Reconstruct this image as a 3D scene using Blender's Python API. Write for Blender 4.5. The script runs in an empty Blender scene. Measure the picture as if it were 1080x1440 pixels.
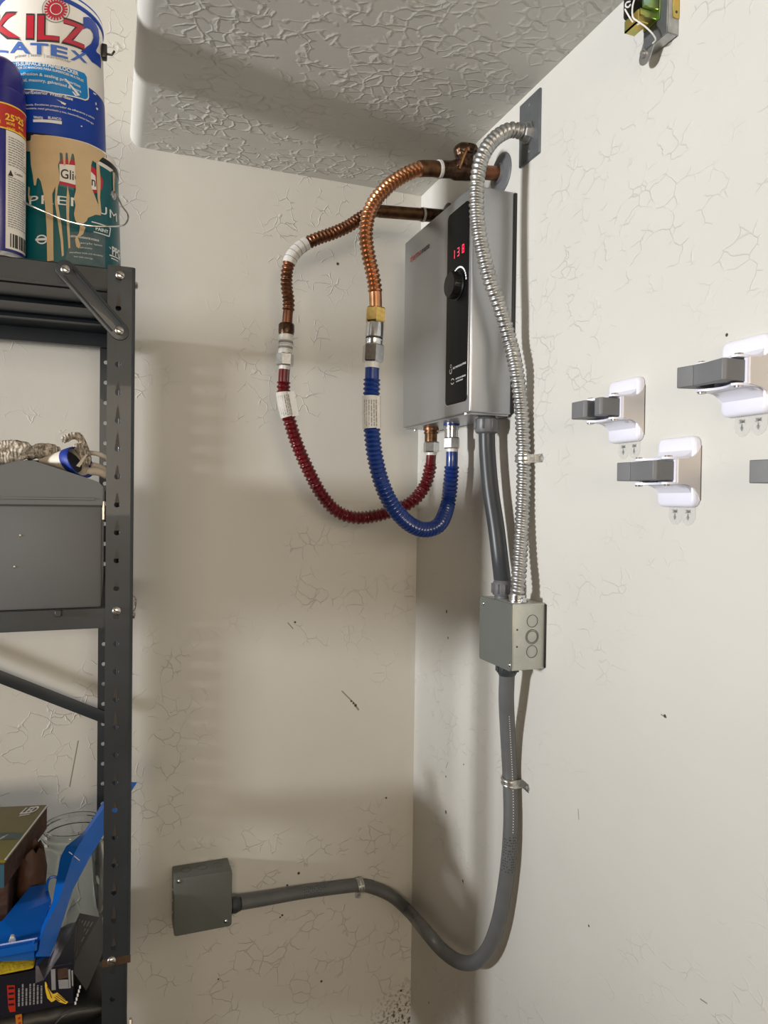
import bpy, bmesh, math, random
from mathutils import Vector, Matrix
random.seed(7)
S = bpy.context.scene
COL = S.collection
R = math.radians
# ------------------------------------------------------------------ camera, world, lights, exposure
# right wall x = 0, rear wall y = 0, floor z = 0 (metres)
FOC = 1025.0
YAW, PITCH, ROLL = R(20.64), R(-0.85), R(0.735)
CAM = Vector((-0.72, -1.6763, 1.30))
_f = Vector((math.sin(YAW) * math.cos(PITCH), math.cos(YAW) * math.cos(PITCH), math.sin(PITCH)))
_r = Vector((math.cos(YAW), -math.sin(YAW), 0))
_u = _r.cross(_f)
_r, _u = math.cos(ROLL) * _r + math.sin(ROLL) * _u, -math.sin(ROLL) * _r + math.cos(ROLL) * _u
cd = bpy.data.cameras.new('camera')
cd.sensor_fit = 'VERTICAL'; cd.sensor_height = 36.0; cd.sensor_width = 27.0
cd.lens = FOC * 36.0 / 1440.0
cd.clip_start = 0.02
cam = bpy.data.objects.new('camera', cd)
COL.objects.link(cam)
cam.matrix_world = Matrix(((_r.x, _u.x, -_f.x, CAM.x), (_r.y, _u.y, -_f.y, CAM.y), (_r.z, _u.z, -_f.z, CAM.z), (0, 0, 0, 1)))
S.camera = cam
S.view_settings.view_transform = 'Standard'
S.view_settings.look = 'None'
S.view_settings.gamma = 1.0
S.view_settings.use_curve_mapping = False
S.view_settings.exposure = 0.32
w = bpy.data.worlds.new('world'); S.world = w; w.use_nodes = True
w.node_tree.nodes['Background'].inputs[0].default_value = (0.93, 0.96, 1.0, 1)
w.node_tree.nodes['Background'].inputs[1].default_value = 0.25
def area(name, loc, target, sx, sy, power, col):
    l = bpy.data.lights.new(name, 'AREA'); l.shape = 'RECTANGLE'; l.size = sx; l.size_y = sy
    l.energy = power; l.color = col
    o = bpy.data.objects.new(name, l); COL.objects.link(o); o.location = loc
    o.rotation_euler = (Vector(target) - Vector(loc)).to_track_quat('-Z', 'Y').to_euler()
    return o
area('daylight_side_opening', (-6.0, -1.5, 1.53), (0, -0.75, 1.2), 0.6, 0.6, 280, (0.98, 0.99, 1.0))
area('daylight_front_opening', (-1.3, -5.9, 1.70), (-0.8, 0, 1.3), 2.6, 1.1, 85, (1.0, 0.83, 0.62))

def ray(px, py): return _r * (px - 540) - _u * (py - 720) + _f * FOC
def at(px, py, X=None, Y=None, Z=None):
    """world point on a real plane x=X, y=Y or z=Z seen at that place of the picture"""
    d = ray(px, py)
    t = (X - CAM.x) / d.x if X is not None else (Y - CAM.y) / d.y if Y is not None else (Z - CAM.z) / d.z
    return CAM + d * t

# ------------------------------------------------------------------ materials
class NT:
    def __init__(s, name):
        s.m = bpy.data.materials.new(name); s.m.use_nodes = True
        s.t = s.m.node_tree; s.b = s.t.nodes['Principled BSDF']
        s.co = s.n('ShaderNodeTexCoord').outputs['Object']
    def n(s, typ, ins=None, **kw):
        nd = s.t.nodes.new(typ)
        for k, v in kw.items(): setattr(nd, k, v)
        for k, v in (ins or {}).items():
            if isinstance(v, bpy.types.NodeSocket): s.t.links.new(v, nd.inputs[k])
            else: nd.inputs[k].default_value = v
        return nd
    def math(s, op, a, b=0.0, c=0.0):
        return s.n('ShaderNodeMath', {0: a, 1: b, 2: c}, operation=op).outputs[0]
    def noise(s, scale, detail=3.0, vec=None, rough=0.5):
        return s.n('ShaderNodeTexNoise', {'Vector': vec or s.co, 'Scale': scale, 'Detail': detail, 'Roughness': rough}).outputs['Fac']
    def ramp(s, v, a, b, lo=0.0, hi=1.0):
        return s.n('ShaderNodeMapRange', {0: v, 1: a, 2: b, 3: lo, 4: hi}).outputs[0]
    def mix(s, f, a, b):
        nd = s.n('ShaderNodeMix', data_type='RGBA')
        for k, v in ((0, f), (6, a), (7, b)):
            if isinstance(v, bpy.types.NodeSocket): s.t.links.new(v, nd.inputs[k])
            else: nd.inputs[k].default_value = (*v, 1) if isinstance(v, tuple) and len(v) == 3 else v
        return nd.outputs[2]
    def set(s, k, v):
        if isinstance(v, bpy.types.NodeSocket): s.t.links.new(v, s.b.inputs[k])
        else: s.b.inputs[k].default_value = (*v, 1) if isinstance(v, tuple) and len(v) == 3 else v
    def bump(s, h, strength, dist):
        s.set('Normal', s.n('ShaderNodeBump', {'Height': h, 'Strength': strength, 'Distance': dist}).outputs[0])

def pm(name, col, rough=0.5, metal=0.0, var=0.12, vs=25.0, bump=0.0, bs=200.0, bd=0.001, col2=None, coat=0.0, spec=0.5):
    s = NT(name)
    c2 = col2 or tuple(max(0, c * (1 - var)) for c in col)
    s.set('Base Color', s.mix(s.ramp(s.noise(vs, 4), 0.35, 0.68), col, c2))
    s.set('Roughness', rough); s.set('Metallic', metal); s.set('Coat Weight', coat); s.set('Specular IOR Level', spec)
    if bump: s.bump(s.noise(bs, 2), bump, bd)
    return s.m

def srgb(r, g, b):
    f = lambda c: (c / 255 / 12.92) if c <= 10 else ((c / 255 + 0.055) / 1.055) ** 2.4
    return (f(r), f(g), f(b))

def wall_mat(name, col, cells, strength, seed, spots=(), lines=(), lo=0.50, hi=0.62, stretch=(1, 1, 1), dirt=None, dist=0.004, width=0.035, xmask=None, broken=(.44, .56)):
    s = NT(name)
    v = s.n('ShaderNodeMapping', {'Vector': s.co, 'Location': (seed, seed * 1.7, seed * .6), 'Scale': stretch}).outputs[0]
    wn = s.n('ShaderNodeTexNoise', {'Vector': v, 'Scale': cells * 0.5, 'Detail': 3.0}).outputs['Color']
    wv = s.n('ShaderNodeVectorMath', {0: wn, 1: (0.5, 0.5, 0.5)}, operation='SUBTRACT').outputs[0]
    wv = s.n('ShaderNodeVectorMath', {0: wv, 'Scale': 1.5 / cells}, operation='SCALE').outputs[0]
    v2 = s.n('ShaderNodeVectorMath', {0: v, 1: wv}, operation='ADD').outputs[0]
    vo = s.n('ShaderNodeTexVoronoi', {'Vector': v2, 'Scale': cells}, feature='DISTANCE_TO_EDGE').outputs['Distance']
    ridge = s.ramp(vo, 0.0, width, 1.0, 0.0)
    m1 = s.ramp(s.noise(2.6, 2, v), lo, hi)
    m2 = s.ramp(s.noise(cells * .55, 2, v2), *broken)
    h = s.math('MULTIPLY', s.math('MULTIPLY', ridge, m1), m2)
    if xmask:
        sx = s.n('ShaderNodeSeparateXYZ', {0: s.co}).outputs[0]
        h = s.math('MULTIPLY', h, s.ramp(sx, xmask[0], xmask[1]))
    h = s.math('ADD', h, s.math('MULTIPLY', s.noise(7, 3, v), 0.8))
    h = s.math('ADD', h, s.math('MULTIPLY', s.noise(260, 2, v), 0.05))
    s.bump(h, strength, dist)
    c = s.mix(s.ramp(s.noise(4.0, 3, v), 0.3, 0.7), col, tuple(x * .96 for x in col))
    if lines:                                                   # thin scratches, distance to a segment
        g = None
        for a, b, r in lines:
            ab = b - a; vm = lambda op, i, out=0: s.n('ShaderNodeVectorMath', i, operation=op).outputs[out]
            pa = vm('SUBTRACT', {0: s.co, 1: tuple(a)})
            t = s.n('ShaderNodeMath', {0: vm('DOT_PRODUCT', {0: pa, 1: tuple(ab)}, 1), 1: 1 / ab.length_squared}, operation='MULTIPLY', use_clamp=True).outputs[0]
            q = vm('SCALE', {0: tuple(ab), 'Scale': t})
            k = s.ramp(vm('LENGTH', {0: vm('SUBTRACT', {0: pa, 1: q})}, 1), r * .4, r, .75, 0)
            g = k if g is None else s.math('MAXIMUM', g, k)
        c = s.mix(g, c, (.10, .08, .06))
    if spots:
        f = None
        for (p, r) in spots:
            d = s.n('ShaderNodeVectorMath', {0: s.co, 1: tuple(p)}, operation='DISTANCE').outputs['Value']
            k = s.ramp(d, r, r * 1.5, 1, 0)
            f = k if f is None else s.math('MAXIMUM', f, k)
        c = s.mix(f, c, (0.06, 0.045, 0.03))
    if dirt:
        d = s.n('ShaderNodeVectorMath', {0: s.co, 1: dirt}, operation='DISTANCE').outputs['Value']
        k = s.math('MULTIPLY', s.ramp(d, 0.03, 0.11, 1, 0), s.ramp(s.noise(120, 3), 0.5, 0.62))
        c = s.mix(k, c, (0.10, 0.07, 0.045))
    s.set('Base Color', c); s.set('Roughness', 0.62); s.set('Specular IOR Level', 0.35)
    return s.m

PAINT = (0.64, 0.625, 0.58)
back_spots = [(at(x, y, Y=0), r) for x, y, r in ((475, 371, .0028), (415, 875, .002), (543, 1122, .002), (500, 992, .0028), (494, 986, .002), (420, 1228, .0026), (404, 1245, .0022), (397, 1287, .002), (394, 1290, .0016), (452, 1380, .0022), (307, 1377, .0016), (564, 1393, .0025), (497, 989, .002))]
right_spots = [(at(x, y, X=0), r) for x, y, r in ((627, 1142, .0032), (651, 1239, .0024), (627, 1092, .002), (652, 1075, .0016), (628, 860, .003), (630, 897, .0022), (1022, 471, .0018), (603, 1410, .002), (828, 1302, .0016), (935, 1007, .002))]
SG = lambda x0, y0, x1, y1, r, **k: (at(x0, y0, **k), at(x1, y1, **k), r)
back_lines = [SG(110, 1042, 98, 1106, .0016, Y=0), SG(481, 972, 497, 988, .0020, Y=0), SG(497, 988, 504, 998, .0028, Y=0), SG(405, 876, 412, 884, .0016, Y=0)]
right_lines = [SG(813, 1138, 814, 1152, .0012, X=0), SG(985, 1405, 994, 1411, .0012, X=0), SG(930, 1005, 937, 1009, .0014, X=0), SG(650, 1238, 652, 1243, .0018, X=0), SG(630, 1072, 627, 1080, .0012, X=0)]
M = {}
M['wall_back'] = wall_mat('painted_rear_wall', PAINT, 30, 0.62, 3.1, back_spots, back_lines, .47, .60, dirt=tuple(at(570, 1432, Y=0)), dist=.003, broken=(.49, .57))
M['wall_right'] = wall_mat('painted_right_wall', PAINT, 30, 0.5, 8.3, right_spots, right_lines, .40, .58, (1, 1, 1.3), dist=.003, broken=(.49, .58))
M['ceiling'] = wall_mat('knockdown_ceiling', PAINT, 33, 0.8, 5.7, (), (), .30, .42, (1.0, 1.25, 1.0), dist=.0032, width=.13, xmask=(-.66, -.60))
M['wall_plain'] = pm('plain_paint', (.30, .24, .17), .6, bump=.2, bs=30)
M['floor'] = pm('concrete', (.14, .11, .085), .8, var=.3, vs=6, bump=.3, bs=60)
M['shelf'] = pm('charcoal_steel', srgb(50, 56, 62), .45, .2, .35, 9, .15, 400, .0004, coat=.1)
M['rust'] = pm('rusty_steel', (.10, .055, .03), .8, .2, .4, 60)
M['rustmark'] = pm('faint_rust', srgb(58, 52, 48), .6)
M['bolt'] = pm('zinc_bolt', (.62, .60, .57), .3, .95, .25, 300)
M['steel'] = pm('galvanized_steel', (.50, .50, .49), .40, .95, .3, 60)
M['strap'] = pm('zinc_strap', (.62, .62, .60), .3, .95, .25, 200)
M['plate'] = pm('grey_plate', srgb(120, 124, 128), .38, .6, .15, 40)
M['heater'] = pm('silver_enamel', srgb(172, 174, 177), .33, .78, .03, 8)
M['heater_dark'] = pm('black_back', (.012, .012, .012), .6)
M['glass_black'] = pm('black_glass', (.004, .004, .004), .42, 0, .0, spec=.12)
M['knob'] = pm('black_plastic', (.006, .006, .006), .35, spec=.25)
M['copper'] = pm('bright_copper', (.60, .29, .16), .30, .95, .35, 35, col2=(.42, .22, .10))
M['copper_old'] = pm('dull_copper', (.27, .115, .062), .38, .9, .4, 45, col2=(.12, .055, .03))
M['copper_brown'] = pm('tarnished_copper', (.20, .105, .05), .40, .85, .4, 60, col2=(.08, .04, .02))
M['bronze'] = pm('blackened_bronze', (.11, .06, .035), .32, .85, .5, 90, col2=(.03, .018, .012), bump=.5, bs=160, bd=.002)
M['brass'] = pm('brass', (.72, .50, .16), .25, 1, .25, 150)
M['chrome'] = pm('nickel_fitting', (.70, .70, .70), .22, 1, .2, 200)
M['solder'] = pm('white_tape', (.72, .71, .68), .5, .2, .15, 300)
M['red_hose'] = pm('red_sheath', srgb(100, 6, 19), .28, 0, .2, 40, coat=.35)
M['blue_hose'] = pm('blue_sheath', srgb(18, 54, 132), .28, 0, .2, 40, coat=.35)
M['tag'] = pm('paper_tag', (.66, .64, .60), .6, 0, .1, 100)
M['ink'] = pm('black_ink', (.03, .03, .03), .6)
M['ink_grey'] = pm('grey_ink', (.25, .25, .25), .6)
M['conduit'] = pm('grey_conduit', srgb(98, 100, 102), .42, 0, .12, 30)
M['conduit_dark'] = pm('dark_grey_conduit', srgb(56, 59, 63), .36, 0, .12, 30)
M['fitting'] = pm('grey_fitting', srgb(98, 99, 102), .42, 0, .1, 50)
M['cover'] = pm('grey_cover_paint', srgb(104, 108, 104), .45, .1, .06, 20)
M['box'] = pm('grey_box_paint', srgb(186, 189, 183), .42, .35, .1, 60)
M['groove'] = pm('groove_shade', srgb(88, 90, 86), .6)
M['white'] = pm('white_plastic', srgb(228, 228, 240), .28, 0, .02, 10, coat=.2)
M['white2'] = pm('cream_plastic', srgb(212, 206, 202), .4, 0, .03, 10)
M['jaw'] = pm('grey_rubber', srgb(112, 113, 115), .5, 0, .08, 40)
M['red'] = pm('print_red', srgb(190, 36, 58), .4)
M['skyblue'] = pm('print_sky_blue', srgb(20, 130, 200), .35, var=.15, vs=12)
M['midblue'] = pm('print_mid_blue', srgb(70, 110, 190), .4)
M['royal'] = pm('print_royal_blue', srgb(10, 60, 160), .32, var=.1)
M['canwhite'] = pm('can_white', srgb(232, 228, 222), .38, 0, .05, 14)
M['printwhite'] = pm('print_white', srgb(232, 232, 232), .45)
M['teal'] = pm('can_teal', srgb(6, 92, 100), .32, 0, .25, 10)
M['tealgrey'] = pm('print_grey_teal', srgb(82, 104, 108), .45, 0, .3, 60)
M['drip'] = pm('dried_tan_paint', srgb(206, 180, 140), .35, 0, .07, 50)
M['navy'] = pm('spray_navy', srgb(28, 24, 120), .3, 0, .1, 10)
M['sprayred'] = pm('spray_red', srgb(190, 40, 28), .35)
M['yellow'] = pm('print_yellow', srgb(248, 204, 60), .4)
M['rimblack'] = pm('black_rim', (.012, .012, .014), .35)
M['rimmetal'] = pm('tin_rim', (.6, .6, .6), .3, .9)
M['toolbox'] = pm('toolbox_grey', srgb(99, 102, 106), .55, 0, .06, 7, .08, 500, .0003)
M['toolbox_side'] = M['toolbox']
M['knit'] = None
M['leather'] = pm('white_leather', srgb(222, 214, 200), .6, 0, .15, 30, .2, 120)
M['cuffblue'] = pm('blue_cuff', srgb(26, 54, 150), .55, 0, .2, 80)
M['cuffdark'] = pm('dark_cuff', (.03, .032, .05), .7)
M['dustblue'] = pm('blue_plastic', srgb(12, 98, 196), .27, 0, .1, 8, coat=.2)
M['sponge'] = pm('yellow_sponge', srgb(214, 186, 30), .8, 0, .3, 60, .6, 180, .003)
M['carton'] = pm('navy_black_carton', (.010, .011, .022), .35)
M['carton2'] = pm('charcoal_carton', (.06, .06, .062), .5)
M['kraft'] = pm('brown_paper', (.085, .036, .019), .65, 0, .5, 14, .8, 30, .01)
M['orange'] = pm('orange_strap', srgb(196, 120, 30), .6)
M['redprint'] = pm('carton_red', srgb(186, 40, 20), .5)
M['bagblack'] = pm('black_bag', (.010, .010, .011), .45, 0, .3, 12, .6, 14, .01)
M['barcode'] = pm('grey_print', srgb(150, 150, 155), .5)
M['bluecarton'] = pm('blue_grey_carton', srgb(50, 92, 112), .5)

def special():
    s = NT('knit_cotton')                                   # woven loops of grey cotton
    wv = s.n('ShaderNodeTexWave', {'Vector': s.co, 'Scale': 60.0, 'Distortion': 9.0, 'Detail': 2.0}).outputs['Fac']
    n = s.noise(170, 2)
    h = s.math('MULTIPLY', wv, n)
    s.set('Base Color', s.mix(s.ramp(n, .38, .6), srgb(128, 119, 106), srgb(214, 205, 190)))
    s.set('Roughness', .9); s.bump(h, .9, .004); M['knit'] = s.m
    s = NT('clear_glass')
    s.set('Base Color', (.93, .95, .92)); s.set('Roughness', .03); s.set('Transmission Weight', 1.0); s.set('IOR', 1.46)
    M['glass'] = s.m
    s = NT('clear_film')                                     # thin clear plastic
    tr = s.n('ShaderNodeBsdfTransparent'); gl = s.n('ShaderNodeBsdfGlossy', {'Roughness': .12, 'Color': (.8, .75, .85, 1)})
    mx = s.n('ShaderNodeMixShader', {0: s.ramp(s.noise(20, 3), .4, .7, .06, .35), 1: tr.outputs[0], 2: gl.outputs[0]})
    s.t.links.new(mx.outputs[0], s.t.nodes['Material Output'].inputs[0]); M['film'] = s.m
    s = NT('clear_adhesive')
    tr = s.n('ShaderNodeBsdfTransparent', {'Color': (.97, .97, .96, 1)})
    mx = s.n('ShaderNodeMixShader', {0: .30, 1: tr.outputs[0], 2: s.b.outputs[0]})
    s.set('Base Color', (.86, .85, .83)); s.set('Roughness', .15)
    s.t.links.new(mx.outputs[0], s.t.nodes['Material Output'].inputs[0]); M['adhesive'] = s.m
    s = NT('red_display'); s.set('Base Color', (.2, 0, .01)); s.set('Emission Color', (1, .03, .08)); s.set('Emission Strength', 2.2); M['led'] = s.m
    s = NT('white_dial_light'); s.set('Base Color', (.8, .8, .8)); s.set('Emission Color', (1, 1, 1)); s.set('Emission Strength', .5); M['dial'] = s.m
    s = NT('gold_print_lid')                                 # printed photo of dry grass, brown to olive
    sx = s.n('ShaderNodeSeparateXYZ', {0: s.co}).outputs
    g = s.ramp(s.math('ADD', sx[1], s.math('MULTIPLY', s.noise(40, 4), .05)), -.02, .20)
    s.set('Base Color', s.mix(g, srgb(120, 112, 34), srgb(84, 58, 22))); s.set('Roughness', .35); M['gold'] = s.m
    s = NT('chromate_steel')                                 # yellow iridescent zinc chromate
    n = s.noise(22, 2)
    c = s.mix(s.ramp(n, .35, .5), srgb(206, 176, 92), srgb(150, 178, 110))
    c = s.mix(s.ramp(n, .55, .68), c, srgb(150, 190, 200))
    s.set('Base Color', c); s.set('Metallic', .85); s.set('Roughness', .28); M['chromate'] = s.m
    s = NT('coil'); 
    s.set('Base Color', (.012, .012, .012)); s.set('Roughness', .3)
    s.bump(s.n('ShaderNodeTexWave', {'Vector': s.co, 'Scale': 300.0, 'Distortion': 1.0}, bands_direction='Z').outputs['Fac'], .6, .002); M['coil'] = s.m
special()

# ------------------------------------------------------------------ mesh helpers
class MB:
    def __init__(s): s.v = []; s.f = []
    def add(s, vs, fs):
        k = len(s.v); s.v += [Vector(p) for p in vs]; s.f += [tuple(i + k for i in f) for f in fs]; return s
    def bm(s, b, mat=None):
        b.verts.index_update()
        return s.add([(mat @ v.co) if mat else v.co.copy() for v in b.verts], [[v.index for v in f.verts] for f in b.faces])
    def box(s, lo, hi, bev=0.0, seg=2, rot=None):
        lo, hi = Vector(lo), Vector(hi)
        b = bmesh.new(); bmesh.ops.create_cube(b, size=1.0)
        d = hi - lo; c = (hi + lo) / 2
        for v in b.verts: v.co = Vector((v.co.x * d.x, v.co.y * d.y, v.co.z * d.z))
        if bev: bmesh.ops.bevel(b, geom=list(b.edges), offset=bev, segments=seg, profile=.5, affect='EDGES')
        m = Matrix.Translation(c) @ (rot.to_4x4() if rot else Matrix.Identity(4))
        s.bm(b, m); b.free(); return s
    def tube(s, path, rad, seg=14, cap=True, ang=0.0):
        """rad: number, list or function(arclength, angle)"""
        P = [Vector(p) for p in path]; n = len(P)
        T = [(P[min(i + 1, n - 1)] - P[max(i - 1, 0)]).normalized() for i in range(n)]
        a = Vector((0, 0, 1)) if abs(T[0].z) < .9 else Vector((1, 0, 0))
        N = T[0].cross(a).normalized(); L = 0; vs = []; fs = []
        for i in range(n):
            if i: L += (P[i] - P[i - 1]).length
            N = (N - T[i] * N.dot(T[i])).normalized(); B = T[i].cross(N)
            for k in range(seg):
                th = 2 * math.pi * k / seg + ang
                r = rad(L, th) if callable(rad) else rad[i] if isinstance(rad, (list, tuple)) else rad
                vs.append(P[i] + (N * math.cos(th) + B * math.sin(th)) * r)
        for i in range(n - 1):
            for k in range(seg):
                k2 = (k + 1) % seg
                fs.append((i * seg + k, i * seg + k2, (i + 1) * seg + k2, (i + 1) * seg + k))
        if cap: fs.append(tuple(range(seg))[::-1]); fs.append(tuple((n - 1) * seg + k for k in range(seg)))
        return s.add(vs, fs)
    def cyl(s, p0, p1, r, seg=20, r1=None, ang=0.0): return s.tube([p0, p1], [r, r if r1 is None else r1], seg, ang=ang)
    def lathe(s, prof, c, axis=(0, 0, 1), seg=32, cap=True, ang=0.0):
        """prof: (distance along the axis, radius)"""
        ax = Vector(axis).normalized(); c = Vector(c)
        return s.tube([c + ax * h + ax * 1e-6 * i for i, (h, r) in enumerate(prof)], [r for h, r in prof], seg, cap, ang) if False else s._lathe(prof, c, ax, seg, cap, ang)
    def _lathe(s, prof, c, ax, seg, cap, ang):
        a = Vector((0, 0, 1)) if abs(ax.z) < .9 else Vector((1, 0, 0))
        N = ax.cross(a).normalized(); B = ax.cross(N); vs = []; fs = []; n = len(prof)
        for h, r in prof:
            for k in range(seg):
                th = 2 * math.pi * k / seg + ang
                vs.append(c + ax * h + (N * math.cos(th) + B * math.sin(th)) * r)
        for i in range(n - 1):
            for k in range(seg):
                k2 = (k + 1) % seg
                fs.append((i * seg + k, i * seg + k2, (i + 1) * seg + k2, (i + 1) * seg + k))
        if cap: fs.append(tuple(range(seg))[::-1]); fs.append(tuple((n - 1) * seg + k for k in range(seg)))
        return s.add(vs, fs)
    def prism(s, pts, N, bev=0.0):
        """closed planar outline swept along N; bev > 0 rounds the far face's edge"""
        P = [Vector(p) for p in pts]; N = Vector(N); n = len(P)
        rings = [P, [p + N for p in P]]
        if bev:
            c = sum(P, Vector()) / n; u = N.normalized()
            def ins(q, k, d):
                i = P.index(q); e1 = (P[i] - P[i - 1]).normalized(); e2 = (P[(i + 1) % n] - P[i]).normalized()
                t = (e1 + e2).normalized() if (e1 + e2).length > 1e-6 else e1
                m = t.cross(u); m = m if m.dot(c - q) > 0 else -m
                return q + m * d
            rings = [P] + [[ins(p, 0, bev * (1 - math.cos(a))) + N - u * bev * (1 - math.sin(a)) for p in P] for a in (0, math.pi / 6, math.pi / 3, math.pi / 2)]
        vs = [p for r in rings for p in r]; fs = []
        for j in range(len(rings) - 1):
            for i in range(n):
                k = (i + 1) % n; fs.append((j * n + i, j * n + k, (j + 1) * n + k, (j + 1) * n + i))
        fs.append(tuple(range(n))[::-1]); fs.append(tuple((len(rings) - 1) * n + i for i in range(n)))
        return s.add(vs, fs)
    def build(s, name, m, parent=None, smooth=40, fix=True, props=None):
        me = bpy.data.meshes.new(name)
        org = Vector(parent['_o']) if parent is not None and '_o' in parent else Vector()
        me.from_pydata([tuple(p - org) for p in s.v], [], s.f); me.update()
        if fix:
            b = bmesh.new(); b.from_mesh(me); bmesh.ops.recalc_face_normals(b, faces=b.faces); b.to_mesh(me); b.free()
        if smooth:
            me.shade_smooth(); me.set_sharp_from_angle(angle=R(smooth))
        me.materials.append(M[m] if isinstance(m, str) else m)
        o = bpy.data.objects.new(name, me); COL.objects.link(o)
        if parent is not None:
            o.parent = parent
            if '_o' in parent: o['_o'] = parent['_o']
        for k, v in (props or {}).items(): o[k] = v
        return o

def thing(name, label, cat, loc, group=None):
    o = bpy.data.objects.new(name, None); COL.objects.link(o); o.empty_display_size = .03
    o.location = loc; o['_o'] = tuple(loc); o['label'] = label; o['category'] = cat
    if group: o['group'] = group
    return o
def solo(o, label, cat, group=None):
    o['label'] = label; o['category'] = cat
    if group: o['group'] = group
    return o
def struct(o): o['kind'] = 'structure'; return o

def spline(pts, step=0.004):
    """Catmull-Rom through points, resampled evenly"""
    P = [Vector(p) for p in pts]; P = [2 * P[0] - P[1]] + P + [2 * P[-1] - P[-2]]; d = []
    for i in range(1, len(P) - 2):
        for k in range(24):
            t = k / 24; a, b, c, e = P[i - 1], P[i], P[i + 1], P[i + 2]
            d.append(.5 * ((2 * b) + (c - a) * t + (2 * a - 5 * b + 4 * c - e) * t * t + (3 * b - a - 3 * c + e) * t ** 3))
    d.append(P[-2])
    return resample(d, step)
def resample(d, step):
    L = [0]
    for i in range(1, len(d)): L.append(L[-1] + (d[i] - d[i - 1]).length)
    n = max(2, round(L[-1] / step)); out = []; j = 0
    for k in range(n + 1):
        t = L[-1] * k / n
        while j < len(d) - 2 and L[j + 1] < t: j += 1
        q = (t - L[j]) / max(1e-9, L[j + 1] - L[j]); out.append(d[j].lerp(d[j + 1], min(1, q)))
    return out
def rrect(w, h, r, seg=5):
    p = []
    for cx, cy, a0 in ((w / 2 - r, h / 2 - r, 0), (-w / 2 + r, h / 2 - r, 90), (-w / 2 + r, -h / 2 + r, 180), (w / 2 - r, -h / 2 + r, 270)):
        for k in range(seg + 1):
            a = R(a0 + 90 * k / seg); p.append((cx + r * math.cos(a), cy + r * math.sin(a)))
    return p
def plane_pts(p2, O, U, V): return [Vector(O) + Vector(U) * x + Vector(V) * y for x, y in p2]

# flat print: text and outlines become thin meshes lying on planes or cans
def text2d(s, bold=0.0, spacing=1.0, shear=0.0):
    cu = bpy.data.curves.new('t', 'FONT'); cu.body = s; cu.size = 1.0; cu.offset = bold; cu.space_character = spacing
    cu.shear = shear; cu.resolution_u = 3; cu.fill_mode = 'FRONT'
    o = bpy.data.objects.new('t', cu); COL.objects.link(o)
    dg = bpy.context.evaluated_depsgraph_get(); me = bpy.data.meshes.new_from_object(o.evaluated_get(dg))
    b = bmesh.new(); b.from_mesh(me)
    bpy.data.objects.remove(o); bpy.data.curves.remove(cu); bpy.data.meshes.remove(me)
    xs = [v.co.x for v in b.verts]; x0, x1 = (min(xs), max(xs)) if xs else (0, 1)
    for v in b.verts: v.co.x = (v.co.x - x0) / max(1e-6, x1 - x0); v.co.y /= 0.70
    return b                                                    # x 0..1, cap height 1
def poly2d(pts):
    b = bmesh.new(); vs = [b.verts.new((p[0], p[1], 0)) for p in pts]; b.faces.new(vs)
    bmesh.ops.triangulate(b, faces=b.faces[:]); return b
def fine(b, L):
    for _ in range(7):
        e = [x for x in b.edges if x.calc_length() > L]
        if not e: break
        bmesh.ops.subdivide_edges(b, edges=e, cuts=1); bmesh.ops.triangulate(b, faces=b.faces[:])
    return b

class Plane:
    """print surface: origin O, unit axes U, V; n = outward offset"""
    def __init__(s, O, U, V, N): s.O, s.U, s.V, s.N = Vector(O), Vector(U).normalized(), Vector(V).normalized(), Vector(N).normalized()
    def hit(s, px, py):
        d = ray(px, py); t = (s.O - CAM).dot(s.N) / d.dot(s.N); q = CAM + d * t - s.O
        return q.dot(s.U), q.dot(s.V)
    def pos(s, x, y, off): return s.O + s.U * x + s.V * y + s.N * off
    maxlen = 1.0
class Can:
    """print surface on an upright can whose radius goes from r0 (z0) to r1 (z1)"""
    def __init__(s, cx, cy, z0, z1, r0, r1): s.cx, s.cy, s.z0, s.z1, s.r0, s.r1 = cx, cy, z0, z1, r0, r1; s.maxlen = .006
    def rad(s, z): return s.r0 + (s.r1 - s.r0) * (z - s.z0) / (s.z1 - s.z0)
    def hit(s, px, py):
        d = ray(px, py); r = (s.r0 + s.r1) / 2
        for _ in range(4):
            ox, oy = CAM.x - s.cx, CAM.y - s.cy
            a = d.x ** 2 + d.y ** 2; b = ox * d.x + oy * d.y; c = ox * ox + oy * oy - r * r; q = b * b - a * c
            t = (-b - math.sqrt(max(0, q))) / a; P = CAM + d * t; r = s.rad(P.z)
        return math.atan2(P.x - s.cx, -(P.y - s.cy)) * s.r0, P.z
    def pos(s, x, z, off):
        a = x / s.r0; r = s.rad(z) + off
        return Vector((s.cx + r * math.sin(a), s.cy - r * math.cos(a), z))
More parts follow.
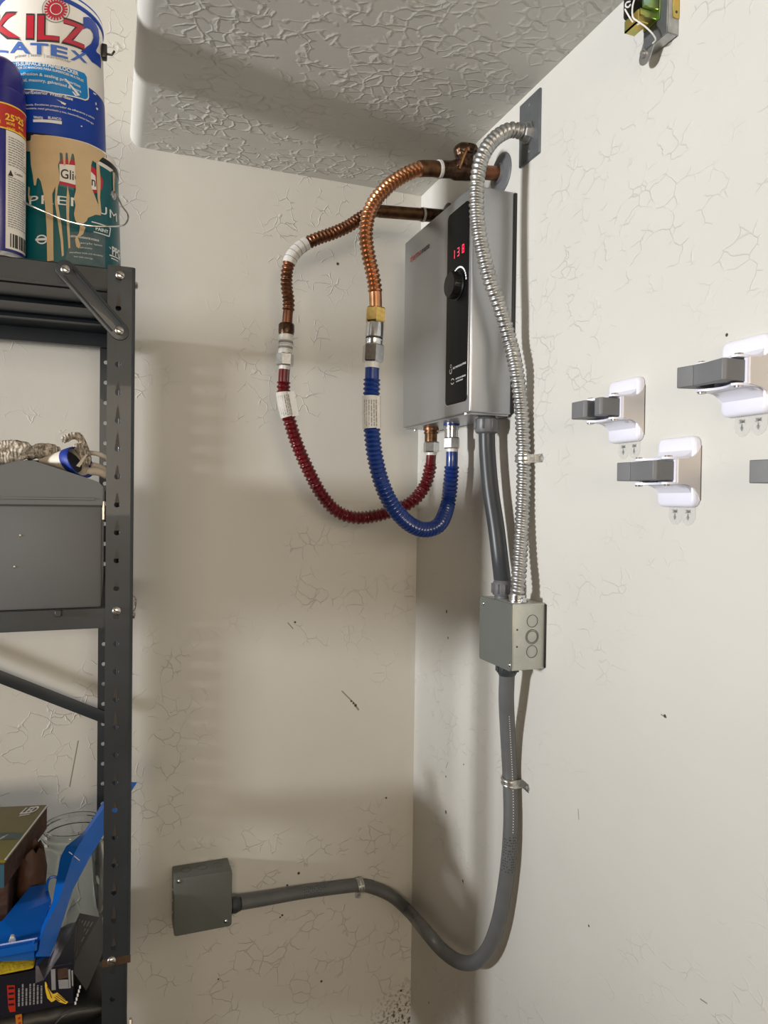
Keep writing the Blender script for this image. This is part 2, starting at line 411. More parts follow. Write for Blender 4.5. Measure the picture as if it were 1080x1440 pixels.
class Print:
    def __init__(s, surf, off=.0006): s.s, s.off, s.mb = surf, off, MB()
    def _add(s, b):
        fine(b, s.s.maxlen); b.verts.index_update()
        s.mb.add([s.s.pos(v.co.x, v.co.y, s.off) for v in b.verts], [[v.index for v in f.verts] for f in b.faces]); b.free()
    def text(s, t, p0, p1, hpx, bold=0.0, spacing=1.0, shear=0.0, grow=0.0):
        x0, y0 = s.s.hit(*p0); x1, y1 = s.s.hit(*p1); xm, ym = s.s.hit((p0[0] + p1[0]) / 2, (p0[1] + p1[1]) / 2)
        h = s.s.hit((p0[0] + p1[0]) / 2, (p0[1] + p1[1]) / 2 - hpx)[1] - ym
        b = text2d(t, bold, spacing, shear)
        for v in b.verts: v.co.x, v.co.y = x0 + (x1 - x0) * v.co.x, y0 + (y1 - y0) * v.co.x + h * v.co.y
        s._add(b); return s
    def poly(s, pts): s._add(poly2d([s.s.hit(*p) for p in pts])); return s
    def local(s, pts): s._add(poly2d(pts)); return s
    def bar(s, x0, y0, x1, y1): return s.local([(x0, y0), (x1, y0), (x1, y1), (x0, y1)])
    def build(s, name, m, parent, label=None):
        o = s.mb.build(name, m, parent, smooth=30, fix=False)
        if label: o['label'] = label
        o['kind'] = 'stuff'
        return o
def fake_lines(pr, x0, x1, y0, y1, n, h=.55, seed=1, vert=False):
    """rows of tiny unreadable print, as short dashes"""
    rnd = random.Random(seed)
    for i in range(n):
        a = y0 + (y1 - y0) * (i + .5) / n; t = abs(y1 - y0) / n * h / 2; x = x0
        e = x1 - (x1 - x0) * rnd.uniform(0, .25)
        while x < e:
            L = (x1 - x0) * rnd.uniform(.06, .2); q = min(x + L, e)
            if vert: pr.bar(a - t, x, a + t, q)
            else: pr.bar(x, a - t, q, a + t)
            x = q + (x1 - x0) * .025
    return pr
# ------------------------------------------------------------------ the room
struct(MB().box((-4.6, 0, -.05), (0.1, 0.1, 2.8)).build('wall_back', 'wall_back', smooth=0))
struct(MB().box((0, -6, -.05), (0.1, 0, 2.8)).build('wall_right', 'wall_right', smooth=0))
struct(MB().box((-4.6, -6, -0.15), (0.1, 0.1, -0.05)).build('floor', 'floor', smooth=0))
struct(MB().box((-4.6, -6, 2.75), (0, 0, 2.85)).build('ceiling', 'wall_plain', smooth=0))
mb = MB()                                                     # unseen left wall; its opening's sill is set to cut low side light
OY0, OY1, OZ0, OZ1 = -1.7, -0.54, 1.25, 2.2
mb.box((-4.6, -6, -.05), (-4.5, OY0, 2.8)).box((-4.6, OY1, -.05), (-4.5, 0.1, 2.8))
mb.box((-4.6, OY0, -.05), (-4.5, OY1, OZ0)).box((-4.6, OY0, OZ1), (-4.5, OY1, 2.8))
struct(mb.build('wall_left', 'wall_plain', smooth=0))
mb = MB()                                                     # unseen front wall, added with a high sill to cut low front light
mb.box((-4.6, -5.1, -.05), (-2.9, -5.0, 2.8)).box((-.15, -5.1, -.05), (.1, -5.0, 2.8)).box((-2.9, -5.1, -.05), (-.15, -5.0, 1.15)).box((-2.9, -5.1, 2.3), (-.15, -5.0, 2.8))
struct(mb.build('wall_front', 'wall_plain', smooth=0))
SZ, SX = 2.0588, -0.684                                       # dropped part of the ceiling with a rounded edge
prof = [(0, SZ)] + [(SX + .024 - .024 * math.sin(R(a)), SZ + .024 - .024 * math.cos(R(a))) for a in range(0, 91, 10)] + [(-0.640, 2.75), (0, 2.75)]
o = MB().prism([(x, 0.0, z) for x, z in prof], (0, -3.6, 0)).build('ceiling_dropped', 'ceiling', smooth=50)
struct(o)

# ------------------------------------------------------------------ steel shelving unit
PY, RY, PXL, PXR = -0.506, -0.030, -0.725, -0.6855
ROOT = (-0.705, PY, 0.0)
shelf = thing('shelving_unit', 'dark grey steel shelving unit with perforated angle posts against the rear wall', 'shelving', ROOT)
def perf(mb, O, U, V, N, w, L, hu, pitch, r, t, first=0.5):
    O, U, V, N = Vector(O), Vector(U), Vector(V), Vector(N)
    n = round(L / pitch); pitch = L / n
    cs = [math.atan2(sy * pitch / 2, (w - hu) if sx > 0 else -hu) % (2 * math.pi) for sx in (1, -1) for sy in (1, -1)]
    an = sorted([2 * math.pi * (k + .25) / 10 for k in range(10)] + cs); m = len(an)
    for c in range(n):
        vc = (c + .5) * pitch; vs = []
        for dn in (0, t):
            for a in an:
                vs.append(O + U * (hu + r * math.cos(a)) + V * (vc + r * math.sin(a)) + N * dn)
            for a in an:
                ca, sa = math.cos(a), math.sin(a)
                k = min(((w - hu) / ca) if ca > 1e-9 else (hu / -ca) if ca < -1e-9 else 9e9, (pitch / 2 / abs(sa)) if abs(sa) > 1e-9 else 9e9)
                vs.append(O + U * (hu + k * ca) + V * (vc + k * sa) + N * dn)
        fs = []
        for i in range(m):
            j = (i + 1) % m
            fs += [(i, j, m + j, m + i), (2 * m + j, 2 * m + i, 3 * m + i, 3 * m + j), (j, i, 2 * m + i, 2 * m + j)]
        mb.add(vs, fs)
    for a, b in ((0, 0), (w, 0)):
        e = O + U * a
        mb.add([e, e + N * t, e + N * t + V * L, e + V * L], [(0, 1, 2, 3)])
    return mb
def post(xl, xr, yf, z0, z1, front, name='post'):
    """angle post: one flange facing the room (or the wall), one facing right; rounded bend"""
    mb = MB(); wd = xr - xl; t = .0018; bend = .005
    perf(mb, (xl, yf, z0), (1, 0, 0), (0, 0, 1), (0, 1, 0), wd - bend, z1 - z0, .0155 if front else .0115, .042, .0043, t)
    sg = 1 if front else -1
    arc = [(xr - bend + bend * math.sin(R(a)), yf + sg * (bend - bend * math.cos(R(a)))) for a in range(0, 91, 15)]
    inn = [(xr - bend + (bend - t) * math.sin(R(a)), yf + sg * (bend - (bend - t) * math.cos(R(a)))) for a in range(90, -1, -15)]
    if not front: arc = [(x, y + t) for x, y in arc]; inn = [(x, y + t) for x, y in inn]
    mb.prism([(x, y, z0) for x, y in arc + inn], (0, 0, z1 - z0))
    if front: perf(mb, (xr - t, yf + bend, z0), (0, 1, 0), (0, 0, 1), (1, 0, 0), .036, z1 - z0, .018, .042, .0043, t)
    else: perf(mb, (xr - t, yf + t - bend - .036, z0), (0, 1, 0), (0, 0, 1), (1, 0, 0), .036, z1 - z0, .018, .042, .0043, t)
    return mb.build(name, 'shelf', shelf, smooth=35)
ZS, ZM, ZL = 1.6436, 1.1345, 0.472                            # the three shelf tops
post(PXL, PXR, PY, .594, 1.648, True)
post(PXL - .001, PXR - .004, PY + .002, -.05, .60, True, 'post')
post(-0.7408, -0.7005, RY, -.05, 1.648, False)
post(-1.640, -1.600, RY, -.05, 1.648, False)
mbl = post(-1.625, -1.585, PY, -.05, 1.648, True)
LX = -1.60
def tray(zt, name):
    mb = MB(); y0, y1, x1 = PY + .003, RY - .004, -0.6885
    mb.box((LX, y0, zt - .0012), (x1, y1, zt))
    mb.box((LX, y0, zt - .030), (x1 - .002, y0 + .0012, zt), .0004, 1)
    mb.box((LX, y1 - .0012, zt - .030), (x1 - .012, y1, zt), .0004, 1)
    mb.box((x1 - .0012, y0 + .002, zt - .030), (x1, y1 - .012, zt))
    mb.box((LX, y0, zt - .031), (x1 - .002, y0 + .013, zt - .0298))
    mb.box((LX, y1 - .013, zt - .031), (x1 - .012, y1, zt - .0298))
    for k in (1, 2, 3):                                       # stiffening folds under the tray
        yy = y0 + (y1 - y0) * k / 4
        mb.box((LX, yy - .012, zt - .009), (x1 - .004, yy + .012, zt - .001), .003, 1)
    return mb.build(name, 'shelf', shelf, smooth=30)
for z in (ZS, ZM, ZL): tray(z, 'shelf_tray')
def flatbar(a, b, wd, nrm, t, name, ends=True):
    a, b, nrm = Vector(a), Vector(b), Vector(nrm)
    u = (b - a).normalized(); v = nrm.cross(u); pts = []
    for c, s0 in ((b, -90), (a, 90)):
        for k in range(9):
            th = R(s0 + 180 * k / 8); pts.append(c + u * math.cos(th) * wd / 2 + v * math.sin(th) * wd / 2)
    return MB().prism(pts, nrm * t, bev=.0006 if ends else 0).build(name, 'shelf', shelf, smooth=30)
ga, gb = at(92, 379, Y=PY - .001), at(168, 466, Y=PY - .001)
gus = flatbar(ga, gb, .027, (0, -1, 0), .0022, 'gusset_brace')
gu = (gb - ga).normalized(); gv = Vector((0, -1, 0)).cross(gu)
for s in (-1, 1):                                             # its two raised folds
    MB().tube([ga + gu * .006 + gv * s * .0085 + Vector((0, -.0022, 0)), gb - gu * .006 + gv * s * .0085 + Vector((0, -.0022, 0))], .0016, 8).build('fold', 'shelf', gus)
flatbar((-1.60, RY - .006, .8427 + .51 * .86), at(150, 1010, Y=RY - .006), .024, (0, -1, 0), .002, 'cross_brace')
flatbar((-1.60, RY - .004, .75), (-.735, RY - .004, 1.19), .024, (0, -1, 0), .002, 'cross_brace') if False else None
mb = MB(); rnd = random.Random(11)
for k in range(25):
    z = .594 + (1.648 - .594) / 25 * (k + .5); h = rnd.uniform(.012, .026); x = PXL + .0155
    if rnd.random() < .2: continue
    mb.add([(x - .0032, PY - .0003, z + .003), (x + .0032, PY - .0003, z + .003), (x + .0016, PY - .0003, z + h * .7), (x + .0003, PY - .0003, z + h), (x - .0012, PY - .0003, z + h * .75)], [(0, 1, 2, 3, 4)])
o = mb.build('rust_marks', 'rustmark', shelf, smooth=0); o['kind'] = 'stuff'
def bolt(px, py, Y, r=.0068):
    c = at(px, py, Y=Y)
    mb = MB().lathe([(0, r), (.001, r), (.0028, r * .8), (.0036, r * .45), (.0038, .0001)], c, (0, -1, 0), 16)
    b = mb.build('bolt', 'bolt', shelf, smooth=50)
    MB().box(c + Vector((-r * .8, -.0041, -.0007)), c + Vector((r * .8, -.0034, .0007)), rot=Matrix.Rotation(R(25), 3, 'Y')).build('slot', 'ink', b, smooth=0)
bolt(92, 379, PY - .0035); bolt(168, 465, PY - .0035)
for q in ((169, 387), (164, 859), (157, 1351)): bolt(*q, PY)
for z in (1.6275, 1.118, .48):                               # nuts on the outside of the side flange
    MB().lathe([(0, .0055), (.003, .0055), (.0045, .003)], (PXR, PY + .023, z), (1, 0, 0), 6).build('nut', 'bolt', shelf, smooth=0)
c = at(82, 861, Y=PY); MB().box(c + Vector((-.0045, -.006, -.006)), c + Vector((.0045, .004, .004)), .001, 1).build('clip', 'shelf', shelf)
MB().box((PXL - .0006, PY - .0006, .588), (PXR + .0004, PY + .0012, .600), .0004, 1).build('worn_edge', 'rust', shelf, smooth=0)['label'] = 'rusty lower edge of the upper post'

# ------------------------------------------------------------------ cans on the top shelf
def can_body(mb, C, lip=.003, seg=72):
    return mb
sx_, sy_ = at(1, 300, Y=-.4725).x, -.4725
spray = thing('spray_can', 'navy blue aerosol can with red and yellow band beside the paint cans', 'can', (sx_, sy_, ZS))
SR = .0325
MB().lathe([(.004, SR - .001), (.006, SR), (.238, SR), (.242, SR - .001)], (sx_, sy_, ZS), seg=48).build('body', 'navy', spray, smooth=40)
MB().lathe([(.0, SR - .002), (.0005, SR + .0008), (.006, SR + .0008), (.007, SR)], (sx_, sy_, ZS), seg=48).build('bottom_rim', 'rimmetal', spray, smooth=40)
MB().lathe([(.240, SR - .0008), (.252, SR - .0012), (.270, SR - .004), (.284, SR - .010), (.292, SR - .020), (.294, .0005)], (sx_, sy_, ZS), seg=48).build('cap', 'navy', spray, smooth=50)
cs = Can(sx_, sy_, ZS, ZS + .24, SR, SR)
zb = lambda py, q=20, c=cs: c.hit(q, py)[1]
xl0, xl1 = -.06, .0505
Print(cs, .0004).bar(xl0, zb(184), xl1, zb(150)).build('red_band', 'sprayred', spray)
Print(cs, .0007).bar(xl0, zb(151.5), xl1, zb(149.5)).bar(xl0, zb(186), xl1, zb(184)).build('yellow_stripe', 'yellow', spray)
p = Print(cs, .0008)
p.text('25', (7, 168), (20, 172), 9, .03); p.text('%', (20.5, 168), (25, 170), 5, .02); p.text('MORE', (9, 175), (20.5, 178), 3.6, .02); p.text('FREE', (9.5, 183), (21, 186), 4.2, .02)
p.text('25', (24.5, 173), (32, 179), 9, .03); p.text('MORE', (25.5, 181), (32, 186), 3.6, .02); p.text('FREE', (26, 189), (32, 194), 4.0, .02); p.text('MORE', (-8, 172), (1.2, 173), 4, .02)
p.build('offer_lettering', 'yellow', spray)
lx0 = cs.hit(8, 270)[0]
Print(cs, .0005).bar(lx0, zb(352), .0505, zb(187)).build('label_panel', 'canwhite', spray)
p = Print(cs, .0009); fake_lines(p, lx0 + .003, .047, zb(236), zb(194), 12, .4, 3); fake_lines(p, lx0 + .003, .047, zb(322), zb(250), 22, .4, 4)
p.build('small_print', 'ink_grey', spray)
p = Print(cs, .0009); p.poly([(11, 247), (18.5, 248.5), (14.6, 239)]); p.text('Caution', (20, 245.5), (31, 250), 3.6, .01)
for k in range(9): p.bar(lx0 + .006 + k * .0034, zb(349), lx0 + .0075 + k * .0034 + .0008 * (k % 3), zb(330))
p.build('barcode', 'ink', spray)

# premium paint can below, primer can on top of it
px_, py_ = at(93, 300, Y=-.392).x, -.392
prem = thing('paint_can', 'teal paint can streaked with dried tan paint, wire handle hanging in front', 'can', (px_, py_, ZS), 'paint cans on the top shelf')
H1 = .190; rb, rt = .0845, .0780
MB().lathe([(0, rb - .002), (.0015, rb), (.003, rb), (H1 - .012, rb + (rt - rb) * .94)], (px_, py_, ZS), seg=80).build('body', 'teal', prem)
cp = Can(px_, py_, ZS, ZS + H1, rb, rt)
MB().lathe([(H1 - .013, cp.rad(ZS + H1 - .013) - .0006), (H1 - .012, cp.rad(ZS + H1) + .0010), (H1 - .004, cp.rad(ZS + H1) + .0010), (H1 - .002, cp.rad(ZS + H1)), (H1 - .001, cp.rad(ZS + H1) - .01), (H1 - .001, .001)], (px_, py_, ZS), seg=80).build('lid', 'rimblack', prem)
Q = lambda pts: [(x / 5.684, 180 + y / 5.684) for x, y in pts]
Print(cp, .0003).poly(Q([(150, 60), (330, 58), (520, 78), (700, 122), (840, 195), (905, 245), (930, 300), (905, 340), (880, 350), (800, 300), (762, 278), (730, 255), (600, 225), (450, 196), (250, 190), (150, 190)])).build('top_band', 'canwhite', prem)
Print(cp, .0003).poly(Q([(540, 790), (560, 830), (840, 850), (838, 1120), (515, 1085), (545, 960)])).build('lower_panel', 'tealgrey', prem)
Print(cp, .0004).poly(Q([(470, 200), (590, 205), (590, 500), (470, 465)])).build('panel_smear', 'tealgrey', prem)
Print(cp, .0005).poly(Q([(500, 245), (690, 280), (790, 350), (822, 420), (815, 490), (780, 520), (700, 515), (480, 450), (475, 430), (475, 290)])).build('brand_badge', 'red', prem)
Print(cp, .0007).poly(Q([(475, 290), (690, 315), (760, 385), (770, 495), (700, 490), (478, 425)])).build('badge_panel', 'canwhite', prem)
p = Print(cp, .0009); p.text('Glidden', Q([(485, 400)])[0], Q([(762, 470)])[0], 13, .012)
p.text('HIGH GLOSS', Q([(508, 140)])[0], Q([(690, 172)])[0], 4.2, .02); p.text('BASE 1', Q([(780, 205)])[0], Q([(848, 242)])[0], 4.5, .02)
p.text('DRY', (53.5, 235.5), (60, 234), 8, .0)
p.build('black_lettering', 'ink', prem)
p = Print(cp, .0008)
p.text('PREMIUM', Q([(236, 618)])[0], Q([(930, 752)])[0], 12.5, .0, 1.1)
p.text('PPG', Q([(893, 1010)])[0], Q([(955, 1045)])[0], 11, .03); p.poly(Q([(872, 1010), (955, 1050), (955, 1058), (872, 1020)])); p.poly(Q([(885, 1035), (940, 1062), (940, 1070), (885, 1044)])); p.poly(Q([(866, 945), (884, 960), (882, 972)]))
p.text('LIFETIME GUARANTEE INTERIOR', Q([(560, 872)])[0], Q([(790, 910)])[0], 2.6, .02)
p.text('acrylic latex', Q([(640, 925)])[0], Q([(815, 948)])[0], 2.6); p.text('paint and primer', Q([(640, 960)])[0], Q([(735, 972)])[0], 2.6)
p.text('excellent hide and durability', Q([(555, 1000)])[0], Q([(820, 1030)])[0], 2.4); p.text('one coat coverage', Q([(590, 1032)])[0], Q([(740, 1052)])[0], 2.4)
for q0, q1 in (((730, 750), (880, 800)), ((880, 800), (870, 868)), ((870, 868), (745, 830))):
    a, b = q0, q1; dx, dy = b[0] - a[0], b[1] - a[1]; L = math.hypot(dx, dy); nx, ny = -dy / L * 4, dx / L * 4
    p.poly(Q([(a[0] + nx, a[1] + ny), (b[0] + nx, b[1] + ny), (b[0] - nx, b[1] - ny), (a[0] - nx, a[1] - ny)]))
p.text('PAINT', Q([(762, 815)])[0], Q([(862, 845)])[0], 4.5, .03)
for k, (a0, a1, th) in enumerate(((200, 340, 5), (20, 160, 5), (0, 360, 0))):
    if th: p.poly(Q([(335 + 45 * math.cos(R(a)), 892 + 38 * math.sin(R(a))) for a in range(a0, a1 + 1, 20)] + [(335 + 34 * math.cos(R(a)), 892 + 27 * math.sin(R(a))) for a in range(a1, a0 - 1, -20)]))
p.poly(Q([(285, 885), (378, 880), (378, 900), (285, 903)]))
p.build('white_lettering', 'printwhite', prem)
p = Print(cp, .0014)
p.poly(Q([(180, 70), (330, 62), (520, 84), (700, 130), (800, 180), (840, 215), (800, 250), (770, 285), (735, 262), (725, 300), (722, 400), (728, 480), (760, 560), (790, 640), (803, 700), (760, 695), (700, 720), (690, 745), (660, 770), (640, 790), (600, 740), (590, 690), (602, 620), (590, 560), (605, 500), (600, 300), (590, 215), (575, 205), (562, 260), (548, 300), (540, 200), (525, 200), (522, 300), (510, 305), (500, 210), (478, 195), (480, 260), (465, 300), (470, 340), (480, 420), (465, 470), (455, 560), (470, 640), (490, 760), (505, 900), (511, 1020), (495, 1030), (485, 900), (470, 800), (455, 700), (440, 600), (445, 470), (420, 530), (425, 640), (430, 1062), (380, 1067), (375, 800), (365, 640), (350, 520), (330, 430), (310, 400), (300, 410), (292, 462), (277, 462), (267, 380), (252, 300), (247, 190), (180, 190)]))
p.poly(Q([(540, 460), (556, 560), (551, 700), (562, 960), (547, 966), (535, 800), (528, 600)]))
p.poly(Q([(640, 770), (682, 795), (662, 850), (622, 880), (642, 940), (630, 966), (608, 950), (598, 890), (630, 840)]))
p.poly(Q([(765, 280), (790, 300), (800, 430), (795, 560), (806, 680), (795, 690), (775, 560), (770, 430)]))
p.poly(Q([(895, 350), (912, 360), (908, 470), (912, 525), (900, 530), (897, 440)]))
p.poly(Q([(232, 470), (245, 480), (240, 540), (268, 560), (235, 590), (228, 540)]))
p.build('paint_drips', 'drip', prem, 'dried tan paint runs')
er = cp.pos(cp.hit(166, 285)[0] + .006, 0, 0); ez = at(166, 285, Y=er.y).z
e1 = Vector((px_ + (cp.rad(ez) + .001) * math.sin(R(62)), py_ - (cp.rad(ez) + .001) * math.cos(R(62)), ez + .004)); e0 = Vector((2 * px_ - e1.x - .01, e1.y + .02, ez + .02))
bail = [e1 + Vector((-.002, .001, .0)), e1 + Vector((.002, -.004, .004)), at(172, 290, Y=py_ - .055), at(180, 302, Y=py_ - .06), at(178, 313, Y=py_ - .075), at(168, 318, Y=py_ - .092), at(130, 318, Y=py_ - .099), at(95, 311, Y=py_ - .100), at(65, 299, Y=py_ - .098), at(35, 285, Y=py_ - .094), at(8, 268, Y=py_ - .07), e0 + Vector((-.012, -.03, .01)), e0]
MB().tube(spline(bail, .003), .0013, 8).build('wire_handle', 'chrome', prem)
MB().lathe([(0, .007), (.002, .007), (.004, .004)], e1 - Vector((math.sin(R(62)), -math.cos(R(62)), 0)) * .002, (math.sin(R(62)), -math.cos(R(62)), 0), 16).build('ear', 'rimmetal', prem)

kx, ky, kz = at(73, 100, Y=-.376).x, -.376, ZS + H1
kilz = thing('paint_can', 'white and blue primer can stacked on the teal paint can', 'can', (kx, ky, kz), 'paint cans on the top shelf')
H2 = .228; kb, kt = .0832, .0758
MB().lathe([(.0, kb - .004), (.001, kb - .001), (.004, kb), (H2 - .004, kt), (H2 - .004, .001)], (kx, ky, kz), seg=80).build('body', 'canwhite', kilz)
MB().lathe([(.0, kb - .004), (.0005, kb + .0006), (.0120, kb + .0006), (.0135, kb - .0006)], (kx, ky, kz), seg=80).build('bottom_rim', 'rimblack', kilz)  # dark rim drawn taller; its extra height stands for shade between the cans
ck = Can(kx, ky, kz, kz + H2, kb, kt)
zr = ck.hit(138, 134)[1]
kp = lambda pts: [(x / 6.353, 80 + y / 6.353) for x, y in pts]
MB().lathe([(.006, ck.rad(kz + .006) + .0003), (zr - kz, ck.rad(zr) + .0003)], (kx, ky, kz), seg=80, cap=False).build('blue_label', 'royal', kilz)
zt = ck.hit(128, 14)[1]
MB().lathe([(zt - kz, ck.rad(zt) + .0003), (zt - kz + .0028, ck.rad(zt) + .0003)], (kx, ky, kz), seg=80, cap=False).build('blue_line', 'royal', kilz)
MB().lathe([(H2 - .006, kt + .0004), (H2 - .004, kt + .002), (H2, kt + .002), (H2 + .001, kt), (H2 + .001, .001)], (kx, ky, kz), seg=80).build('lid', 'royal', kilz)
pan = [(-30, 150), (-20, 60), (40, 42), (150, 36), (400, 58), (700, 118), (760, 140), (782, 175), (794, 360), (785, 384), (760, 392), (500, 336), (180, 298), (-30, 290)]
Print(ck, .0006).poly(kp(pan)).build('panel_border', 'printwhite', kilz)
pan2 = [(-30, 154), (-12, 72), (42, 52), (150, 46), (400, 68), (700, 128), (752, 148), (772, 180), (784, 352), (776, 372), (758, 380), (500, 326), (180, 288), (-30, 280)]
Print(ck, .0008).poly(kp(pan2)).build('sky_blue_panel', 'skyblue', kilz)
p = Print(ck, .0011); k1 = lambda x, y: (x / 6.353, 80 + y / 6.353)
p.text('MULTI-SURFACE STAINBLOCKER', k1(78, 108), k1(698, 172), 5.3, .03)
p.text('BLOQUEADOR DE MANCHAS PARA SUPERFICIES MULTIPLES', k1(60, 142), k1(742, 228), 3.2, .02)
p.text('Excellent adhesion & sealing properties', k1(50, 200), k1(715, 278), 4.2, .012)
p.text('Wood, metal, masonry, galvanized & more', k1(60, 255), k1(722, 325), 4.2, .012)
p.text('Interior/Exterior Water-Base', k1(150, 345), k1(648, 394), 4.6, .02)
p.text('Primaria Blanca, Excelente preparador de adherencia y sellado', k1(120, 462), k1(840, 560), 2.6, .01)
p.text('madera, mamposteria, metal galvanizado y mas, Interior/Exterior base agua', k1(120, 488), k1(832, 606), 2.6, .01)
p.text('WHITE', k1(300, 552), k1(385, 563), 3.6, .02); p.text('BLANCO', k1(430, 556), k1(546, 572), 3.6, .02)
p.poly(kp([(298, 562), (552, 578), (550, 606), (298, 586)]))
p.poly(kp([(826, 318), (856, 336), (852, 343), (832, 332)])); p.poly(kp([(846, 410), (856, 408), (858, 430), (850, 432)])); p.poly(kp([(855, 450), (872, 462), (868, 478), (852, 466)]))
p.poly(kp([(500, 382), (590, 420), (580, 434), (548, 420), (540, 405)])); p.poly(kp([(718, 615), (732, 618), (730, 628), (720, 625)])); p.poly(kp([(572, 195), (590, 200), (660, 290), (650, 296)])); p.poly(kp([(620, 250), (632, 250), (712, 345), (690, 350)])); p.poly(kp([(640, 310), (655, 315), (690, 352), (668, 350)]))
p.build('white_lettering', 'printwhite', kilz)
k0 = lambda x, y: (x / 6.353, y / 6.353)
def kilzword(pr, b, g=0):
    kk = lambda i, x, y: k0(x + (-g if i == 0 else g), y + g)
    H = lambda h: h + 2 * g / 6.353
    pr.text('K', kk(0, -70, 366), kk(1, 188, 340), H(32), b); pr.text('I', kk(0, 238, 336), kk(1, 300, 338), H(31), b)
    pr.text('L', kk(0, 336, 352), kk(1, 524, 362), H(33), b); pr.text('Z', kk(0, 552, 366), kk(1, 758, 440), H(31), b)
p = Print(ck, .0005); kilzword(p, .05, 8); p.build('letter_outline', 'ink', kilz)
p = Print(ck, .0009); kilzword(p, .02)
cx0, cy0 = 500, 85
def star(pr, r0, r1, n, ph=0):
    for k in range(n):
        a = 2 * math.pi * k / n + ph; d = math.pi / n * .62
        pr.poly([k0(cx0 + r0 * math.cos(a - d) * 1.0, cy0 + r0 * math.sin(a - d) * .95), k0(cx0 + r1 * math.cos(a - d), cy0 + r1 * math.sin(a - d) * .95), k0(cx0 + r1 * math.cos(a + d), cy0 + r1 * math.sin(a + d) * .95), k0(cx0 + r0 * math.cos(a + d), cy0 + r0 * math.sin(a + d) * .95)])
circ = lambda r: [k0(cx0 + r * math.cos(R(a)), cy0 + r * .95 * math.sin(R(a))) for a in range(0, 360, 15)]
star(p, 76, 104, 22); p.poly(circ(78)); p.build('red_lettering', 'red', kilz)
def ringp(pr, r0, r1):
    for a in range(0, 360, 15):
        pr.poly([k0(cx0 + r * math.cos(R(q)), cy0 + r * .95 * math.sin(R(q))) for r, q in ((r0, a), (r1, a), (r1, a + 15), (r0, a + 15))])
p = Print(ck, .0004); ringp(p, 118, 126); p.text('primer | sealer | stainblocker', k0(135, 522), k0(632, 566), 4.4, .0)
p.build('fine_print', 'ink_grey', kilz)
p = Print(ck, .0013); ringp(p, 48, 55); p.build('seal_ring', 'printwhite', kilz)
p = Print(ck, .0008)
for t_, a, b in (('L', -60, 76), ('A', 92, 276), ('T', 270, 432), ('E', 452, 606), ('X', 625, 778)):
    f = lambda x: 472 + max(0, x - 60) * .05 + max(0, x - 440) * .17
    p.text(t_, k0(a, f(a)), k0(b, f(b)), 15 if t_ != 'X' else 13, .03)
p.build('blue_lettering', 'midblue', kilz)
p = Print(ck, .0007)
p.poly([k0(*q) for q in ((742, 155), (790, 152), (840, 190), (875, 260), (885, 340), (878, 400), (855, 450), (862, 468), (890, 490), (900, 545), (898, 612), (820, 555), (760, 480), (720, 462), (770, 420), (810, 390), (832, 340), (828, 300), (805, 262), (770, 250), (742, 262))])
p.build('numeral_two', 'royal', kilz)
ea = cp.hit(150, 250)[0] / cp.r0
mb = MB(); c = at(148, 74, Y=ky - .02); mb.box(c + Vector((-.006, -.007, -.011)), c + Vector((.003, .007, .011)), .002, 2).tube([c + Vector((.002, -.004, -.004)), c + Vector((.010, -.006, -.005)), c + Vector((.014, -.006, .002))], .0018, 8)
mb.build('handle_ear', 'rimblack', kilz)
# ------------------------------------------------------------------ toolbox and gloves on the middle shelf
ty = PY + .006; tx0, tx1 = -.936, -.7305
tool = thing('toolbox', 'grey metal toolbox with a peaked lid on the middle shelf', 'toolbox', ((tx0 + tx1) / 2, ty, ZM))
zl = 1.2872
MB().box((tx0, ty, ZM), (tx1, -.07, zl), .003, 2).build('body', 'toolbox', tool)
pk = (tx0 + tx1) / 2
lid2 = [(tx0 - .001, zl + .0015), (tx0 - .001, 1.316), (tx0 + .004, 1.3225), (tx0 + .012, 1.326), (pk - .010, 1.3525), (pk + .010, 1.3525), (tx1 - .012, 1.326), (tx1 - .004, 1.3225), (tx1 + .001, 1.316), (tx1 + .001, zl + .0015)]
lid = MB().prism([(x, ty - .0012, z) for x, z in lid2], (0, -.07 - ty + .0012, 0)).build('lid', 'toolbox', tool, smooth=25)
MB().box((tx0, ty - .0026, zl + .0085), (tx1 - .010, ty - .001, zl + .0125), .0007, 1).build('pressed_rib', 'toolbox', lid)
MB().box((tx0 + .002, ty - .0014, zl - .0006), (tx1 + .0004, ty + .002, zl + .0016)).build('seam', 'ink', tool, smooth=0)
MB().box((tx1 - .001, ty + .02, zl - .022), (tx1 + .004, ty + .05, zl + .008), .0012, 1).build('latch', 'bolt', tool)
MB().box((pk - .014, ty + .10, 1.352), (pk + .014, -.16, 1.358), .003, 2).build('handle', 'knob', tool)
for q in ((28, 753), (20, 797)):
    MB().lathe([(0, .0018), (.0006, .0018), (.001, .0006)], at(*q, Y=ty), (0, -1, 0), 10).build('rivet', 'bolt', tool)

